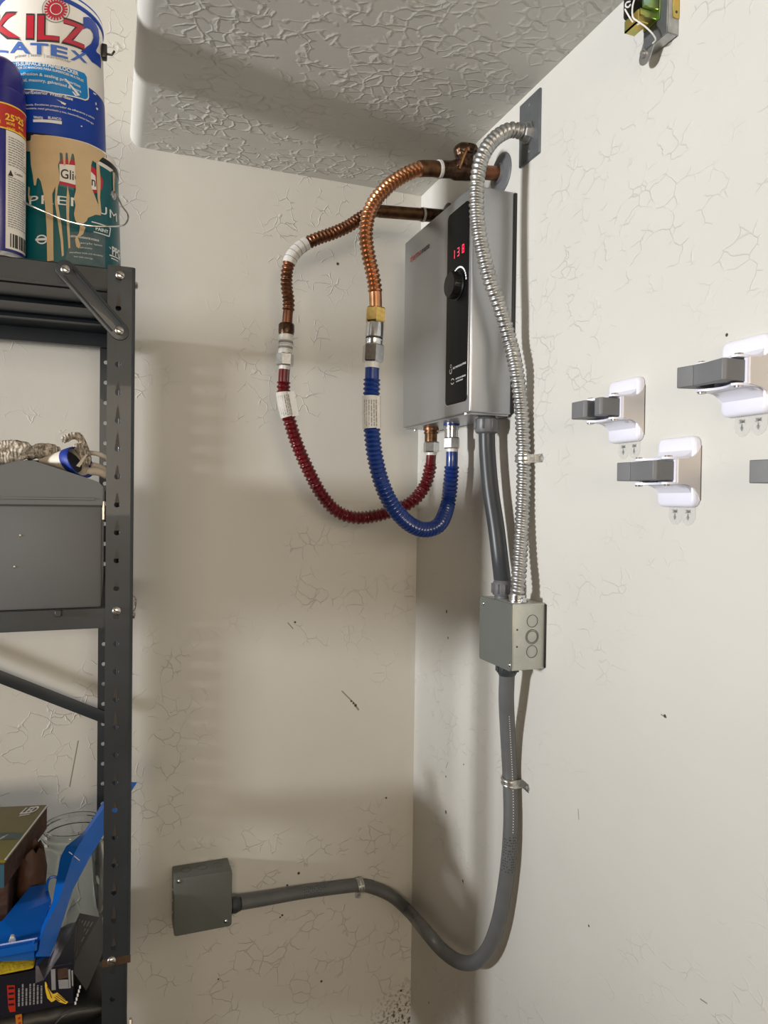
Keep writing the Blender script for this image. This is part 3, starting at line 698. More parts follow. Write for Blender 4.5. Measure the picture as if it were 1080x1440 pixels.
def lump(name, m, parent, shapes, voxel=.0028, noise=0.0):
    """blend capsules and ellipsoids into one soft surface"""
    mb = MB()
    for sh in shapes:
        if sh[0] == 't': mb.tube(spline(sh[1], .006), sh[2] if callable(sh[2]) else (lambda L, th, r=sh[2]: r), 12)
        if sh[0] == 't':
            for e in (sh[1][0], sh[1][-1]):
                b = bmesh.new(); bmesh.ops.create_uvsphere(b, u_segments=12, v_segments=8, radius=sh[2]); mb.bm(b, Matrix.Translation(e)); b.free()
        if sh[0] == 'e':
            b = bmesh.new(); bmesh.ops.create_uvsphere(b, u_segments=16, v_segments=12, radius=1)
            mb.bm(b, Matrix.Translation(sh[1]) @ Matrix.Rotation(R(sh[3]), 4, 'Y') @ Matrix.Diagonal((*sh[2], 1))); b.free()
    o = mb.build(name, m, parent, smooth=180)
    r = o.modifiers.new('r', 'REMESH'); r.mode = 'VOXEL'; r.voxel_size = voxel; r.use_smooth_shade = True
    sm = o.modifiers.new('s', 'SMOOTH'); sm.iterations = 4; sm.factor = .5
    if noise:
        t = bpy.data.textures.new(name, 'CLOUDS'); t.noise_scale = .006
        d = o.modifiers.new('d', 'DISPLACE'); d.texture = t; d.strength = noise; d.mid_level = .5
    return o
gy = ty + .032
A = lambda x, y, dy=0.0: at(x, y, Y=gy + dy)
g1 = thing('work_glove', 'grey knit work glove with curled fingers on the toolbox lid, toward its peak', 'glove', A(15, 650, .03), 'knit work gloves on the toolbox')
lump('knit_fingers', 'knit', g1, [('t', [A(-60, 640), A(-20, 632), A(15, 627), A(36, 630)], .0098), ('t', [A(-60, 655), A(-20, 649), A(15, 643), A(37, 637)], .0092),
     ('t', [A(-60, 640, .02), A(-20, 632, .022), A(18, 628, .022)], .0105), ('e', A(-60, 645, .02), (.03, .03, .012), 0), ('t', [A(37, 634, .006), A(44, 640, .01)], .007)], noise=.003)
g2 = thing('work_glove', 'work glove with white leather cuff and blue trim on the toolbox lid', 'glove', A(95, 660, .03), 'knit work gloves on the toolbox')
lump('knit_hand', 'knit', g2, [('t', [A(42, 637, .012), A(56, 631, .014), A(74, 632, .016)], .0088), ('t', [A(42, 640, .028), A(60, 634, .03), A(78, 634, .03)], .0085), ('e', A(60, 638, .022), (.022, .022, .008), 0)], noise=.003)
# leather cuff: a flattened open cone whose mouth faces the room and the right
ax0, ax1 = A(62, 647, .03), A(112, 650, -.004)
uax = (ax1 - ax0).normalized(); uu = Vector((0.1, 0, 1)) - uax * uax.dot(Vector((0.1, 0, 1))); uu.normalize(); vv = uax.cross(uu)
def cuff(t, sc): 
    c = ax0.lerp(ax1, t); c = Vector((c.x, c.y, c.z))
    a, b = (.006 + .016 * t) * sc, (.014 + .016 * t) * sc
    return [c + uu * a * math.cos(R(k)) + vv * b * math.sin(R(k)) + uax * (.010 * t * -math.cos(R(k))) for k in range(0, 360, 12)]
def loft(rings, closed=True, cap=False):
    mb = MB(); n = len(rings[0]); vs = [p for r in rings for p in r]; fs = []
    for i in range(len(rings) - 1):
        for k in range(n): fs.append((i * n + k, i * n + (k + 1) % n, (i + 1) * n + (k + 1) % n, (i + 1) * n + k))
    if cap: fs.append(tuple(range(n))[::-1]); fs.append(tuple((len(rings) - 1) * n + k for k in range(n)))
    return mb.add(vs, fs)
loft([cuff(t, 1) for t in (0, .15, .3, .5, .7, .85, .93)] + [cuff(.93, .93)] + [cuff(t, .9) for t in (.7, .4)]).build('leather_cuff', 'leather', g2, smooth=60)
loft([cuff(.74, 1.01), cuff(.76, 1.05), cuff(.98, 1.06), cuff(1.03, 1.03), cuff(1.03, .96), cuff(.95, .93)]).build('blue_trim', 'cuffblue', g2, smooth=60)['label'] = 'blue cloth trim'
loft([cuff(.80, .80), cuff(.80, .3)], cap=True).build('lining', 'cuffdark', g2, smooth=60)
lump('knit_wrist', 'knit', g2, [('t', [A(91, 618, .01), A(101, 613, .012), A(111, 613, .014), A(116, 622, .014), A(120, 634, .012), A(124, 646, .008)], .0062), ('t', [A(108, 628, .004), A(116, 640, .002), A(122, 652, .002)], .0058)], noise=.002)
MB().prism([A(107, 655, -.014), A(112, 657, -.014), A(123, 640, -.006), A(121, 638, -.006)], (0, .0012, 0)).build('loose_flap', 'leather', g2)
lump('leather_thumb', 'leather', g2, [('t', [A(127, 663, .01), A(138, 663, .006), A(149, 668, .006)], .0068), ('t', [A(132, 655, .02), A(145, 660, .02), A(152, 668, .02)], .0062), ('t', [A(120, 636, .05), A(140, 639, .045), A(156, 648, .04)], .0045)])

# ------------------------------------------------------------------ pile on the lowest shelf
def quad_box(name, m, parent, top, depth):
    return MB().prism([Vector(p) for p in top], depth).build(name, m, parent, smooth=0)
zg = .735
ta, tb = at(66, 1133, Z=zg), at(6, 1210, Z=zg)
dv = (ta - tb); left = Vector((-dv.y, dv.x, 0)).normalized() * .30
gth = .042
gold = thing('carton', 'flat olive and brown printed carton with white lettering beside the jar', 'carton', (ta.x - .1, ta.y - .1, zg - gth))
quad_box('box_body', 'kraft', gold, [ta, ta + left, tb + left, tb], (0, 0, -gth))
MB().prism([ta + Vector((.0015, .001, .001)), ta + left, tb + left, tb + Vector((.0015, -.0015, .001))], (0, 0, -.004)).build('printed_lid', 'gold', gold, smooth=0)
MB().prism([tb + Vector((0, -.0012, -.006)), tb + left + Vector((0, -.0012, -.006)), tb + left + Vector((0, -.0012, -gth)), tb + Vector((0, -.0012, -gth))], (0, .0008, 0)).build('blue_front', 'bluecarton', gold, smooth=0)
gp = Plane((ta.x, ta.y, zg + .001), -left.normalized(), dv.normalized(), (0, 0, 1))
p = Print(gp, .0006); p.text('LED', (27, 1145), (50, 1142), 8, .03, 1.0, .25); p.text('size', (26, 1148.5), (41, 1146), 3.0, .02, 1.0, .2)
p.text('er', (-1, 1181), (9, 1177), 5, .02, 1.0, .2); p.build('lettering', 'printwhite', gold)
Print(gp, .0003).poly([(-20, 1180), (2, 1171), (33, 1171), (27, 1180), (-20, 1182)]).build('dark_band', 'tealgrey', gold)
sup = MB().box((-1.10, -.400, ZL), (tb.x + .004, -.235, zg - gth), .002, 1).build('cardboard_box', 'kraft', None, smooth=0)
solo(sup, 'plain brown cardboard box underneath the flat olive carton', 'box')
e_ = .0028
MB().tube([ta + Vector((e_ * .4, 0, .0008)), tb + Vector((e_ * .4, 0, .0008))], .0013, 6).build('worn_edge', 'printwhite', gold)

bx, by = at(40, 1205, Y=-.315).x + .004, -.315
o = None
rnd = random.Random(5)
mb = MB(); n = 20; rings = []
for z, sc in ((ZL, 1), (ZL + .06, 1.03), (ZL + .12, .97), (ZL + .15, 1.02), (ZL + .195, .98), (ZL + .222, .88), (ZL + .232, .66), (ZL + .225, .5), (ZL + .20, .45)):
    rings.append([Vector((bx + .024 * sc * math.cos(2 * math.pi * k / n) * rnd.uniform(.9, 1.08), by + .036 * sc * math.sin(2 * math.pi * k / n) * rnd.uniform(.9, 1.08), z + rnd.uniform(-.006, .006))) for k in range(n)])
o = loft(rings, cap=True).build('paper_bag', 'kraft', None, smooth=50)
solo(o, 'crumpled brown paper bag between the printed carton and the glass jar', 'bag')

jc = at(104, 1158, Z=.6845); jr = .0555
jar = thing('jar', 'empty clear glass jar with a wide threaded mouth on the lowest shelf', 'jar', (jc.x, jc.y, ZL))
jp = [(0, .03), (.0005, .052), (.006, .058), (.15, .059), (.168, .057), (.180, jr - .002), (.184, jr - .002), (.186, jr + .001), (.190, jr + .001), (.192, jr - .0015), (.198, jr - .0015), (.200, jr + .001), (.204, jr + .001), (.206, jr - .001), (.2125, jr - .0005)]
ji = [(h, r - .003) for h, r in jp[::-1] if .15 <= h and abs(r - jr) > .0005] + [(.2125, jr - .004)]
inner = [(.2125, jr - .0045), (.18, jr - .005), (.165, .053), (.15, .0553), (.012, .0545), (.007, .045), (.006, .0001)]
MB().lathe(jp + inner, (jc.x, jc.y, ZL), seg=48, cap=True).build('glass_body', 'glass', jar, smooth=60)

bt = [(1345, 50, 53, 73), (1320, 54, 57, 80), (1303, 59, 63, 86), (1268, 74, 82, 97), (1250, 77, 88, 103), (1205, 85, 102, 127), (1190, 93, 110, 136), (1172, 116, 121, 147), (1150, 131, 136, 160), (1120, 150, 158, 180), (1100, 168, 176, 193)]
def by_(py): return -.498 + (1345 - py) / 245 * .25
pan_ = thing('dustpan', 'blue plastic dustpan with flat tray and long tilted handle in clear film', 'dustpan', at(40, 1345, Y=-.48))
rings = []
for py, l, m_, r_ in bt:
    y = by_(py); L, Mm, Rr = at(l, py, Y=y), at(m_, py, Y=y - .010), at(r_, py, Y=y + .004)
    rings.append([L, Mm, Rr, at(r_ - 2, py + 3, Y=y + .026), at(l + 2, py + 3, Y=y + .022)])
rings.append([p + (rings[-1][0] - rings[-2][0]) * .01 for p in rings[-1]])
loft(rings, cap=True).build('handle', 'dustblue', pan_, smooth=18)
t0, t1, t2, t3 = at(48, 1337, Y=-.497), at(72, 1266, Y=-.40), at(66, 1243, Y=-.355), at(42, 1247, Y=-.355)
t4, t5 = at(4, 1294, Y=-.43), at(-60, 1330, Y=-.46)
tr = MB().prism([t0, at(60, 1303, Y=-.455), t1, t2, t3, t4, t5, at(-60, 1342, Y=-.497)], Vector((0, .004, -.016)), bev=0).build('tray', 'dustblue', pan_, smooth=0)
MB().box(at(-60, 1349, Y=-.503) + Vector((0, 0, -.001)), at(48, 1334, Y=-.503) + Vector((0, .014, .001)), .004, 3).build('front_lip', 'dustblue', pan_)
lp = [at(x, y, Y=-.372) for x, y in ((67, 1262), (66, 1250), (67, 1240), (71, 1234), (78, 1233), (84, 1236))]
MB().tube(spline(lp, .004), .0022, 8).build('hanging_loop', 'dustblue', pan_)
MB().prism([at(x, y, Y=-.475) for x, y in ((12, 1325), (22, 1324), (19, 1317), (15, 1317))], (0, .006, 0)).build('clip', 'printwhite', pan_)
mb = MB()
for q in ((97, 1198, 112, 1210),):
    mb.tube([at(q[0], q[1], Y=by_(1198) - .008), at(q[2], q[3], Y=by_(1208) - .011)], .0008, 6)
mb.build('moulded_rib', 'printwhite', pan_)
fl = [(50, 1383), (62, 1378), (70, 1365), (84, 1345), (100, 1315), (112, 1285), (104, 1262), (96, 1280), (84, 1315), (70, 1345), (50, 1350)]
fo = MB().add([at(x, y, Y=by_(y) - .003 + .006 * math.sin(i * 2.1)) for i, (x, y) in enumerate(fl)], [tuple(range(len(fl)))]).build('clear_film', 'film', pan_, smooth=0)
sol = fo.modifiers.new('s', 'SOLIDIFY'); sol.thickness = .0004

s0, s1 = at(-60, 1384, Y=-.500), at(48, 1352, Y=-.500)
o = MB().box((s0.x, -.505, s0.z + .004), (s1.x, -.43, s1.z - .003), .004, 2).build('sponge', 'sponge', None)
solo(o, 'yellow sponge pad wrapped under the front lip of the blue dustpan', 'sponge')

c0, c1 = at(-60, 1424, Y=-.490), at(104, 1364, Y=-.490)
wz1 = at(60, 1362, Y=-.49).z; wz0 = at(60, 1420, Y=-.49).z
rot = Matrix.Rotation(R(-3), 3, 'Y')
wing = thing('carton', 'black carton with a yellow winged foot emblem under the sponge', 'carton', ((c0.x + c1.x) / 2, -.4, wz0))
MB().box((c0.x, -.490, wz0), (c1.x, -.385, wz1), .001, 1).build('box_body', 'carton', wing)
wp = Plane((c0.x, -.490, wz0), (1, 0, 0), (0, 0, 1), (0, -1, 0))
w3 = lambda pts: [(x / 7.2, 1320 + y / 7.2) for x, y in pts]
Print(wp, .0006).poly(w3([(455, 435), (468, 440), (480, 475), (505, 520), (535, 558), (556, 552), (580, 542), (690, 638), (668, 660), (600, 640), (566, 612), (545, 630), (520, 640), (480, 600), (464, 540), (455, 480)])).build('winged_foot', 'yellow', wing)
p = Print(wp, .0009)
for a, b in (((560, 575), (660, 645)), ((575, 560), (672, 630)), ((548, 590), (600, 630)), ((475, 480), (520, 600))):
    p.poly(w3([a, (a[0] + 8, a[1] - 3), (b[0] + 8, b[1] - 3), b]))
p.build('emblem_lines', 'ink', wing)
Print(wp, .0006).poly(w3([(70, 470), (150, 468), (158, 735), (100, 742), (85, 700)])).build('red_block', 'redprint', wing)
p = Print(wp, .0008)
for i in range(7):
    x = 182 + i * 38; a, b = wp.hit(*w3([(x, 455 - i * 4)])[0]), wp.hit(*w3([(x + 20, 680 - i * 5)])[0])
    fake_lines(p, b[1], a[1], a[0], b[0], 1, .8, i, vert=True)
for x0, x1, y0, y1 in ((515, 560, 308, 520), (590, 690, 415, 505), (690, 712, 310, 500), (722, 738, 320, 480)):
    p.poly(w3([(x0, y0), (x1, y0 - 5), (x1 + 5, y1 - 5), (x0 + 8, y1)]))
p.build('small_print', 'barcode', wing)
Print(wp, .0007).poly(w3([(580, 305), (684, 290), (690, 388), (590, 412)])).build('brown_picture', 'kraft', wing)
p = Print(wp, .0012)
for i in range(4):
    q = 490 + i * 55; p.poly(w3([(85, q), (140, q - 6), (144, q + 14), (90, q + 20)]))
p.build('dark_letter_bars', 'carton', wing)

fl1 = thing('carton', 'dark carton with rows of fine print standing behind the winged carton', 'carton', at(110, 1330, Y=-.36))
q = [at(78, 1358, Y=-.47), at(100, 1358, Y=-.47), at(141, 1290, Y=-.30), at(112, 1284, Y=-.30)]
MB().prism(q, (0, .004, -.008)).build('box_body', 'carton', fl1, smooth=0)
mb = MB()
for i in range(5):
    for j in range(5):
        u0, v0 = .12 + i * .16, .12 + j * .16
        P = lambda u, v: (q[0].lerp(q[1], u)).lerp(q[3].lerp(q[2], u), v) + Vector((0, -.0008, .0006))
        mb.add([P(u0, v0), P(u0 + .05, v0), P(u0 + .05, v0 + .11), P(u0, v0 + .11)], [(0, 1, 2, 3)])
mb.build('small_print', 'barcode', fl1, smooth=0)
o = MB().prism([at(100, 1362, Y=-.485), at(139, 1290, Y=-.36), at(144.5, 1338, Y=-.40), at(121, 1393, Y=-.485)], (.004, .012, 0)).build('card', 'carton2', None, smooth=0)
solo(o, 'charcoal pointed card leaning in front of the shelf post, right of the winged carton', 'card')
mb = MB(); rings = []
for i in range(9):
    t = i / 8; x = -.96 + t * .255; r = .050 * math.sqrt(max(.04, 1 - (2 * t - 1) ** 6))
    rings.append([Vector((x, -.425 + .060 * math.cos(R(a)), ZL + .034 + .033 * math.sin(R(a)) * (r / .05) * (1 + .08 * math.sin(5 * t + a)))) for a in range(0, 360, 18)])
bagx = thing('tool_bag', 'black soft bag with an orange spotted strap under the winged carton', 'bag', (-.83, -.40, ZL))
loft(rings, cap=True).build('bag_body', 'bagblack', bagx, smooth=60)
st = [at(21, 1421, Y=-.488), at(30, 1421, Y=-.488), at(32, 1446, Y=-.488), at(23, 1446, Y=-.488)]
so = MB().prism(st, (0, .003, 0)).build('strap', 'orange', bagx, smooth=0)
mb = MB()
for k in range(3): mb.lathe([(0, .0017), (.0008, .0017)], at(26.5 + k * .4, 1425 + k * 7, Y=-.4885), (0, -1, 0), 10)
mb.build('strap_spots', 'redprint', so)
MB().tube(spline([at(78, 1440, Y=-.50), at(90, 1428, Y=-.50), at(108, 1420, Y=-.495), at(122, 1418, Y=-.49)], .004), .0012, 8).build('piping', 'conduit_dark', bagx)
mb = MB()
for k in range(5): mb.box(at(112.5 - k * 1.6, 1388 + k * 5.6, Y=-.503) - Vector((.0012, .001, .002)), at(112.5 - k * 1.6, 1388 + k * 5.6, Y=-.503) + Vector((.0012, .001, .002)))
mb.build('chain_pull', 'printwhite', bagx)

# ------------------------------------------------------------------ wire loop on the rear wall behind the post
o = MB().tube(spline([at(188, 838, Y=-.02), at(191, 843, Y=-.012), at(190, 853, Y=-.004), at(187, 860, Y=-.010), at(190, 856, Y=-.02), at(191, 846, Y=-.03), at(186, 845, Y=-.03)], .002), .0012, 8).build('wire_hook', 'bolt', None)
solo(o, 'tiny bent wire hook on the rear wall just behind the shelf post', 'hook')
# ------------------------------------------------------------------ tankless water heater on the right wall
HX, HY0, HY1, HZ0, HZ1 = -.0936, -.4590, -.1260, 1.4680, 1.8895
heat = thing('water_heater', 'silver tankless electric water heater with black control strip on the right wall', 'water heater', (0, (HY0 + HY1) / 2, HZ0))
MB().box((HX, HY0, HZ0), (-.005, HY1, HZ1), .0035, 3).build('casing', 'heater', heat)
MB().box((-.006, HY0 - .0022, HZ0 + .002), (0, HY1 + .002, HZ1 - .002), .001, 1).build('back_plate', 'heater_dark', heat)
MB().box((HX + .006, HY0 + .006, HZ0 - .003), (-.008, HY1 - .006, HZ0 + .002)).build('bottom_plate', 'heater', heat, smooth=0)
fp = Plane((HX, 0, 0), (0, -1, 0), (0, 0, 1), (-1, 0, 0))
yl, zt_ = fp.hit(631, 306); yr, zb_ = fp.hit(657, 556)
yr2, _ = fp.hit(658, 400)
pw = yr - yl; zc = (1.4905 + 1.8665) / 2; ph = 1.8665 - 1.4905
pc = (yl + yr) / 2
pp = [fp.pos(pc + x, zc + y, 0) for x, y in rrect(pw, ph, .011, 6)]
panel = MB().prism(pp, (-.0022, 0, 0), bev=.0008).build('control_panel', 'glass_black', heat)
MB().prism([fp.pos(pc + x, zc + y, 0) for x, y in rrect(pw + .003, ph + .003, .0125, 6)], (-.0009, 0, 0)).build('panel_bezel', 'chrome', heat)
fq = Plane((HX - .0022, 0, 0), (0, -1, 0), (0, 0, 1), (-1, 0, 0))
# seven segment digits
SEG = {'1': 'bc', '3': 'abgcd', '8': 'abcdefg'}
p = Print(fq, .0004); u0, vA = fq.hit(637, 359); u1, vB = fq.hit(653, 352)
zdig = (fq.hit(645, 360)[1]); dh = .0165; dw = .0085; th = .0021
for i, ch in enumerate('138'):
    x = u0 + (u1 - u0) * i / 2.45
    for sgm in SEG[ch]:
        bx0, by0, bx1, by1 = {'a': (0, dh - th, dw, dh), 'g': (0, dh / 2 - th / 2, dw, dh / 2 + th / 2), 'd': (0, 0, dw, th), 'b': (dw - th, dh / 2, dw, dh), 'c': (dw - th, 0, dw, dh / 2), 'f': (0, dh / 2, th, dh), 'e': (0, 0, th, dh / 2)}[sgm]
        g = .0003; p.bar(x + bx0 + g, zdig + by0 + g, x + bx1 - g, zdig + by1 - g)
p.build('temperature_digits', 'led', panel)
kc = fq.hit(645.5, 401)
KC = fq.pos(kc[0] - .004, kc[1], 0)
knob = MB().lathe([(0, .0265), (.002, .0275), (.004, .0255), (.017, .0245), (.0195, .0225), (.020, .0002)], KC, (-1, 0, 0), 40).build('knob', 'knob', heat, smooth=35)
mb = MB()
for k in range(30):
    a = 2 * math.pi * k / 30; d = Vector((0, math.cos(a), math.sin(a)))
    mb.tube([KC + d * .0250 + Vector((-.005, 0, 0)), KC + d * .0243 + Vector((-.0165, 0, 0))], .0009, 6)
mb.build('knob_ribs', 'knob', knob)
p = Print(fq, .0004)
for k in range(12):
    a = R(8 + k * 9.5); r0, r1 = .0330, .0362; da = R(3.4)
    p.local([(kc[0] - .004 + r * math.cos(q), kc[1] + r * math.sin(q)) for r, q in ((r0, a - da), (r1, a - da), (r1, a + da), (r0, a + da))])
p.build('dial_marks', 'dial', panel)
p = Print(fq, .0004)
p.text('thermo energy saver', (637, 519.5), (655.5, 511), 3.2, .03) if False else p.text('SELF MODULATING', (637, 519.5), (655.5, 511), 2.6, .02)
p.text('HEATING ON DEMAND', (641, 534), (655, 528.5), 2.2, .02); p.text('WATER SAVING', (641.5, 538), (651, 534), 2.0, .02)
dc = fq.hit(634, 522)
for r0, r1, a0, a1, ox, oy in ((.0036, .0054, 130, 410, 0, 0), (.0022, .0032, 0, 360, .0004, .0095)):
    for a in range(a0, a1, 20):
        p.local([(dc[0] + ox + r * math.cos(R(q)), dc[1] + oy + r * math.sin(R(q)) * 1.1) for r, q in ((r0, a), (r1, a), (r1, a + 20), (r0, a + 20))])
lc = fq.hit(636.5, 536.5); f2 = lambda x, y: (lc[0] + x, lc[1] + y)
for a in (0, 180):
    for b in range(20, 150, 26):
        p.local([f2(.0058 * math.cos(R(a + q)) * r, .0045 * math.sin(R(a + q)) * r) for r, q in ((1, b), (1.35, b), (1.35, b + 26), (1, b + 26))])
p.build('panel_print', 'printwhite', panel)
p = Print(Plane((HX, 0, 0), (0, -1, 0), (0, 0, 1), (-1, 0, 0)), .0006)
p.text('thermo', (577, 369.5), (592.5, 357), 9.0, .01, 1.0); p.build('brand_lettering', 'redprint', heat, 'dark red lettering')
p = Print(Plane((HX, 0, 0), (0, -1, 0), (0, 0, 1), (-1, 0, 0)), .0006)
p.text('mate', (593.3, 356.5), (604, 348), 8.0, .01, 1.0); p.build('brand_lettering', 'ink', heat)
def nut(mb, c, r, z0, z1, seg=6, ang=.3):
    mb.lathe([(z0, r * .93), (z0 + .0015, r), (z1 - .0015, r), (z1, r * .93)], c, (0, 0, 1), seg, True, ang); return mb
hin, cin = Vector((-.050, -.1885, HZ0)), Vector((-.050, -.2925, HZ0))
for c, mt in ((hin, 'copper_old'), (cin, 'blue_hose')):
    MB().lathe([(.0, .0165), (-.008, .0165), (-.009, .0140), (-.012, .0140), (-.0125, .0160), (-.016, .0160), (-.0165, .0140), (-.050, .0135)], c, (0, 0, 1), 24).build('threaded_inlet', 'chrome' if mt == 'blue_hose' else 'copper_brown', heat)
    MB().lathe([(-.004, .0172), (-.009, .0172)], c, (0, 0, 1), 24).build('colour_ring', mt, heat)
for px, py in ((584, 604), (655, 581)):
    c = at(px, py, Z=HZ0 - .003); MB().lathe([(0, .0035), (-.003, .0035), (-.0045, .0015)], (c.x, c.y, HZ0 - .003), (0, 0, 1), 12).build('screw', 'chrome', heat)

# ------------------------------------------------------------------ copper plumbing
def cut(path, f0, f1):
    n = len(path) - 1; return path[round(f0 * n):round(f1 * n) + 1]
def rib(r0, a, pitch, pw=1.0, s0=0.0, s1=9.0):
    def f(L, th):
        if L < s0 or L > s1: return r0
        return r0 + a * (.5 + .5 * math.cos(2 * math.pi * L / pitch)) ** pw
    return f
P_ = lambda px, py, **k: at(px, py, **k)
CY = -.398; ce = at(705, 240, X=0)
st_ = thing('pipe_stub', 'copper stub pipe with bulky bronze valve above the water heater', 'pipe', ce)
q0, q1 = ce, at(612, 237, Y=CY)
cz = ce.z - .008
ZP = (at(690, 243, Y=CY).z + at(612, 238, Y=CY).z) / 2
pA = at(696, 243, Y=CY); pB = at(652, 239, Y=CY); pC = at(620, 238, Y=CY); pD = at(608, 237, Y=CY)
mb = MB().lathe([(0, .040), (.0015, .040), (.004, .036), (.006, .020), (.010, .0175)], (0, CY, pA.z), (-1, 0, 0), 40); mb.build('escutcheon', 'fitting', st_, smooth=50)
MB().cyl((0, CY, pA.z), at(676, 242, Y=CY), .0135, 24).build('pipe', 'copper_old', st_)
MB().tube([at(678, 242, Y=CY), at(668, 241, Y=CY), at(662, 240, Y=CY), at(640, 239, Y=CY), at(634, 238.5, Y=CY), at(617, 238, Y=CY)], [.0165, .0165, .019, .019, .0160, .0160], 24).build('valve_body', 'bronze', st_)
vb = at(651, 231, Y=CY)
vpart = lump('valve_bonnet', 'bronze', st_, [('t', [vb + Vector((0, 0, -.010)), vb + Vector((0, -.010, .016))], .0165), ('e', vb + Vector((-.004, -.012, .018)), (.021, .018, .017), 0), ('e', vb + Vector((.012, -.014, .024)), (.012, .012, .011), 0), ('t', [vb + Vector((-.016, -.014, -.012)), vb + Vector((-.006, -.022, .022))], .007)], .0022, .003)
mb = MB(); vf = vb + Vector((.001, -.028, .018))
mb.lathe([(0, .010), (.004, .010), (.006, .006), (.009, .006)], vf, (0, -1, 0), 6); mb.build('valve_stem', 'bronze', st_, smooth=30)
MB().tube([vb + Vector((-.017, -.020, -.020)), vb + Vector((-.012, -.027, 0)), vb + Vector((-.004, -.031, .02))], .0028, 8).build('cast_rib', 'copper_brown', st_)
MB().lathe([(0, .0168), (.004, .0172), (.006, .0168)], at(620, 238, Y=CY), (at(612, 238, Y=CY) - at(620, 238, Y=CY)), 24).build('solder_ring', 'solder', st_)

cc = thing('copper_connector', 'bright corrugated copper connector curving from the valve down to the brass nut', 'pipe', at(525, 330, Y=CY), 'corrugated copper connectors')
pts = [at(616, 238, Y=CY), at(604, 237, Y=CY), at(588, 238, Y=CY), at(569, 246, Y=CY), at(548, 260, Y=CY), at(529, 280, Y=CY), at(518, 303, Y=CY), at(514.5, 330, Y=CY), at(518, 358, Y=CY), at(524, 385, Y=CY), at(527.5, 408, Y=CY), at(528.5, 436, Y=CY)]
path = spline(pts, .00145); n = len(path)
# straight brown end, ribs, straight bright end
i0 = min(range(n), key=lambda i: (path[i] - at(590, 238, Y=CY)).length); i1 = min(range(n), key=lambda i: (path[i] - at(527.5, 412, Y=CY)).length)
MB().tube(path[:i0 + 1], .0150, 20).build('smooth_end', 'copper_brown', cc)
MB().tube(path[i0:i1 + 1], rib(.0103, .0035, .0087), 18).build('corrugated_tube', 'copper', cc)
MB().tube(path[i1:], .0118, 20).build('smooth_end', 'copper', cc)
nb0, nb1 = at(528.5, 433, Y=CY), at(527.5, 454, Y=CY)
na = (nb1 - nb0).normalized()
def hexnut(p0, p1, r, name, m, parent, ang=.25):
    L = (p1 - p0).length
    return MB().lathe([(0, r * .88), (.0025, r), (L - .0025, r), (L, r * .88)], p0, p1 - p0, 6, True, ang).build(name, m, parent, smooth=20)
hexnut(nb0, nb1, .0195, 'brass_nut', 'brass', cc)

ad = thing('pipe_coupling', 'silver push coupling between the brass nut and the blue hose', 'coupling', at(526, 475, Y=CY), 'silver couplings above the hoses')
a0, a1 = at(527.5, 454, Y=CY), at(525.5, 487, Y=CY)
La = (a1 - a0).length
MB().lathe([(0, .0150), (La * .05, .0165), (La * .62, .0168), (La * .64, .0155), (La * .70, .0155), (La * .72, .0168), (La * .95, .0160), (La, .0150)], a0, a1 - a0, 28).build('sleeve', 'chrome', ad, smooth=35)
MB().lathe([(La * .645, .0160), (La * .695, .0160)], a0, a1 - a0, 28).build('o_ring', 'ink', ad)

bh = thing('flexible_hose', 'blue corrugated water hose looping up to the heater inlet', 'hose', at(600, 750, Y=-.34), 'coloured water hoses')
hexnut(at(525.5, 485, Y=CY), at(524, 510, Y=CY), .0205, 'swivel_nut', 'chrome', bh, .1)
MB().cyl(at(524, 509, Y=CY), at(523.5, 518, Y=CY), .0142, 24).build('crimp_collar', 'solder', bh)
pts = [at(523.5, 516, Y=CY), at(523, 533, Y=CY), at(522.5, 550, Y=CY), at(522, 580, Y=CY), at(523, 605, Y=CY), at(527, 640, Y=CY + .004), at(537, 680, Y=CY + .012), at(553, 713, Y=CY + .022), at(576, 737, Y=CY + .04), at(599, 745, Y=CY + .058), at(619, 736, Y=CY + .076), at(630, 708, X=-.052), at(634, 675, X=-.050), at(635.5, 648, X=-.050), at(635.5, 634, X=-.050)]
path = spline(pts, .0014); n = len(path)
near = lambda p: min(range(n), key=lambda i: (path[i] - p).length)
ia, ib = near(at(523, 534, Y=CY)), near(at(634.5, 656, X=-.05))
MB().tube(path[:ia + 1], .0132, 20).build('smooth_sleeve', 'blue_hose', bh)
MB().tube(path[ia:ib + 1], rib(.0128, .0034, .0085, .8), 20).build('corrugated_jacket', 'blue_hose', bh)
MB().tube(path[ib:], .0125, 20).build('smooth_sleeve', 'blue_hose', bh)
e = path[-1]
MB().lathe([(0, .0128), (.006, .0128)], e + Vector((0, 0, -.002)), (0, 0, 1), 24).build('crimp_collar', 'solder', bh)
hexnut(e + Vector((0, 0, .004)), e + Vector((0, 0, .028)), .0180, 'swivel_nut', 'chrome', bh, .5)
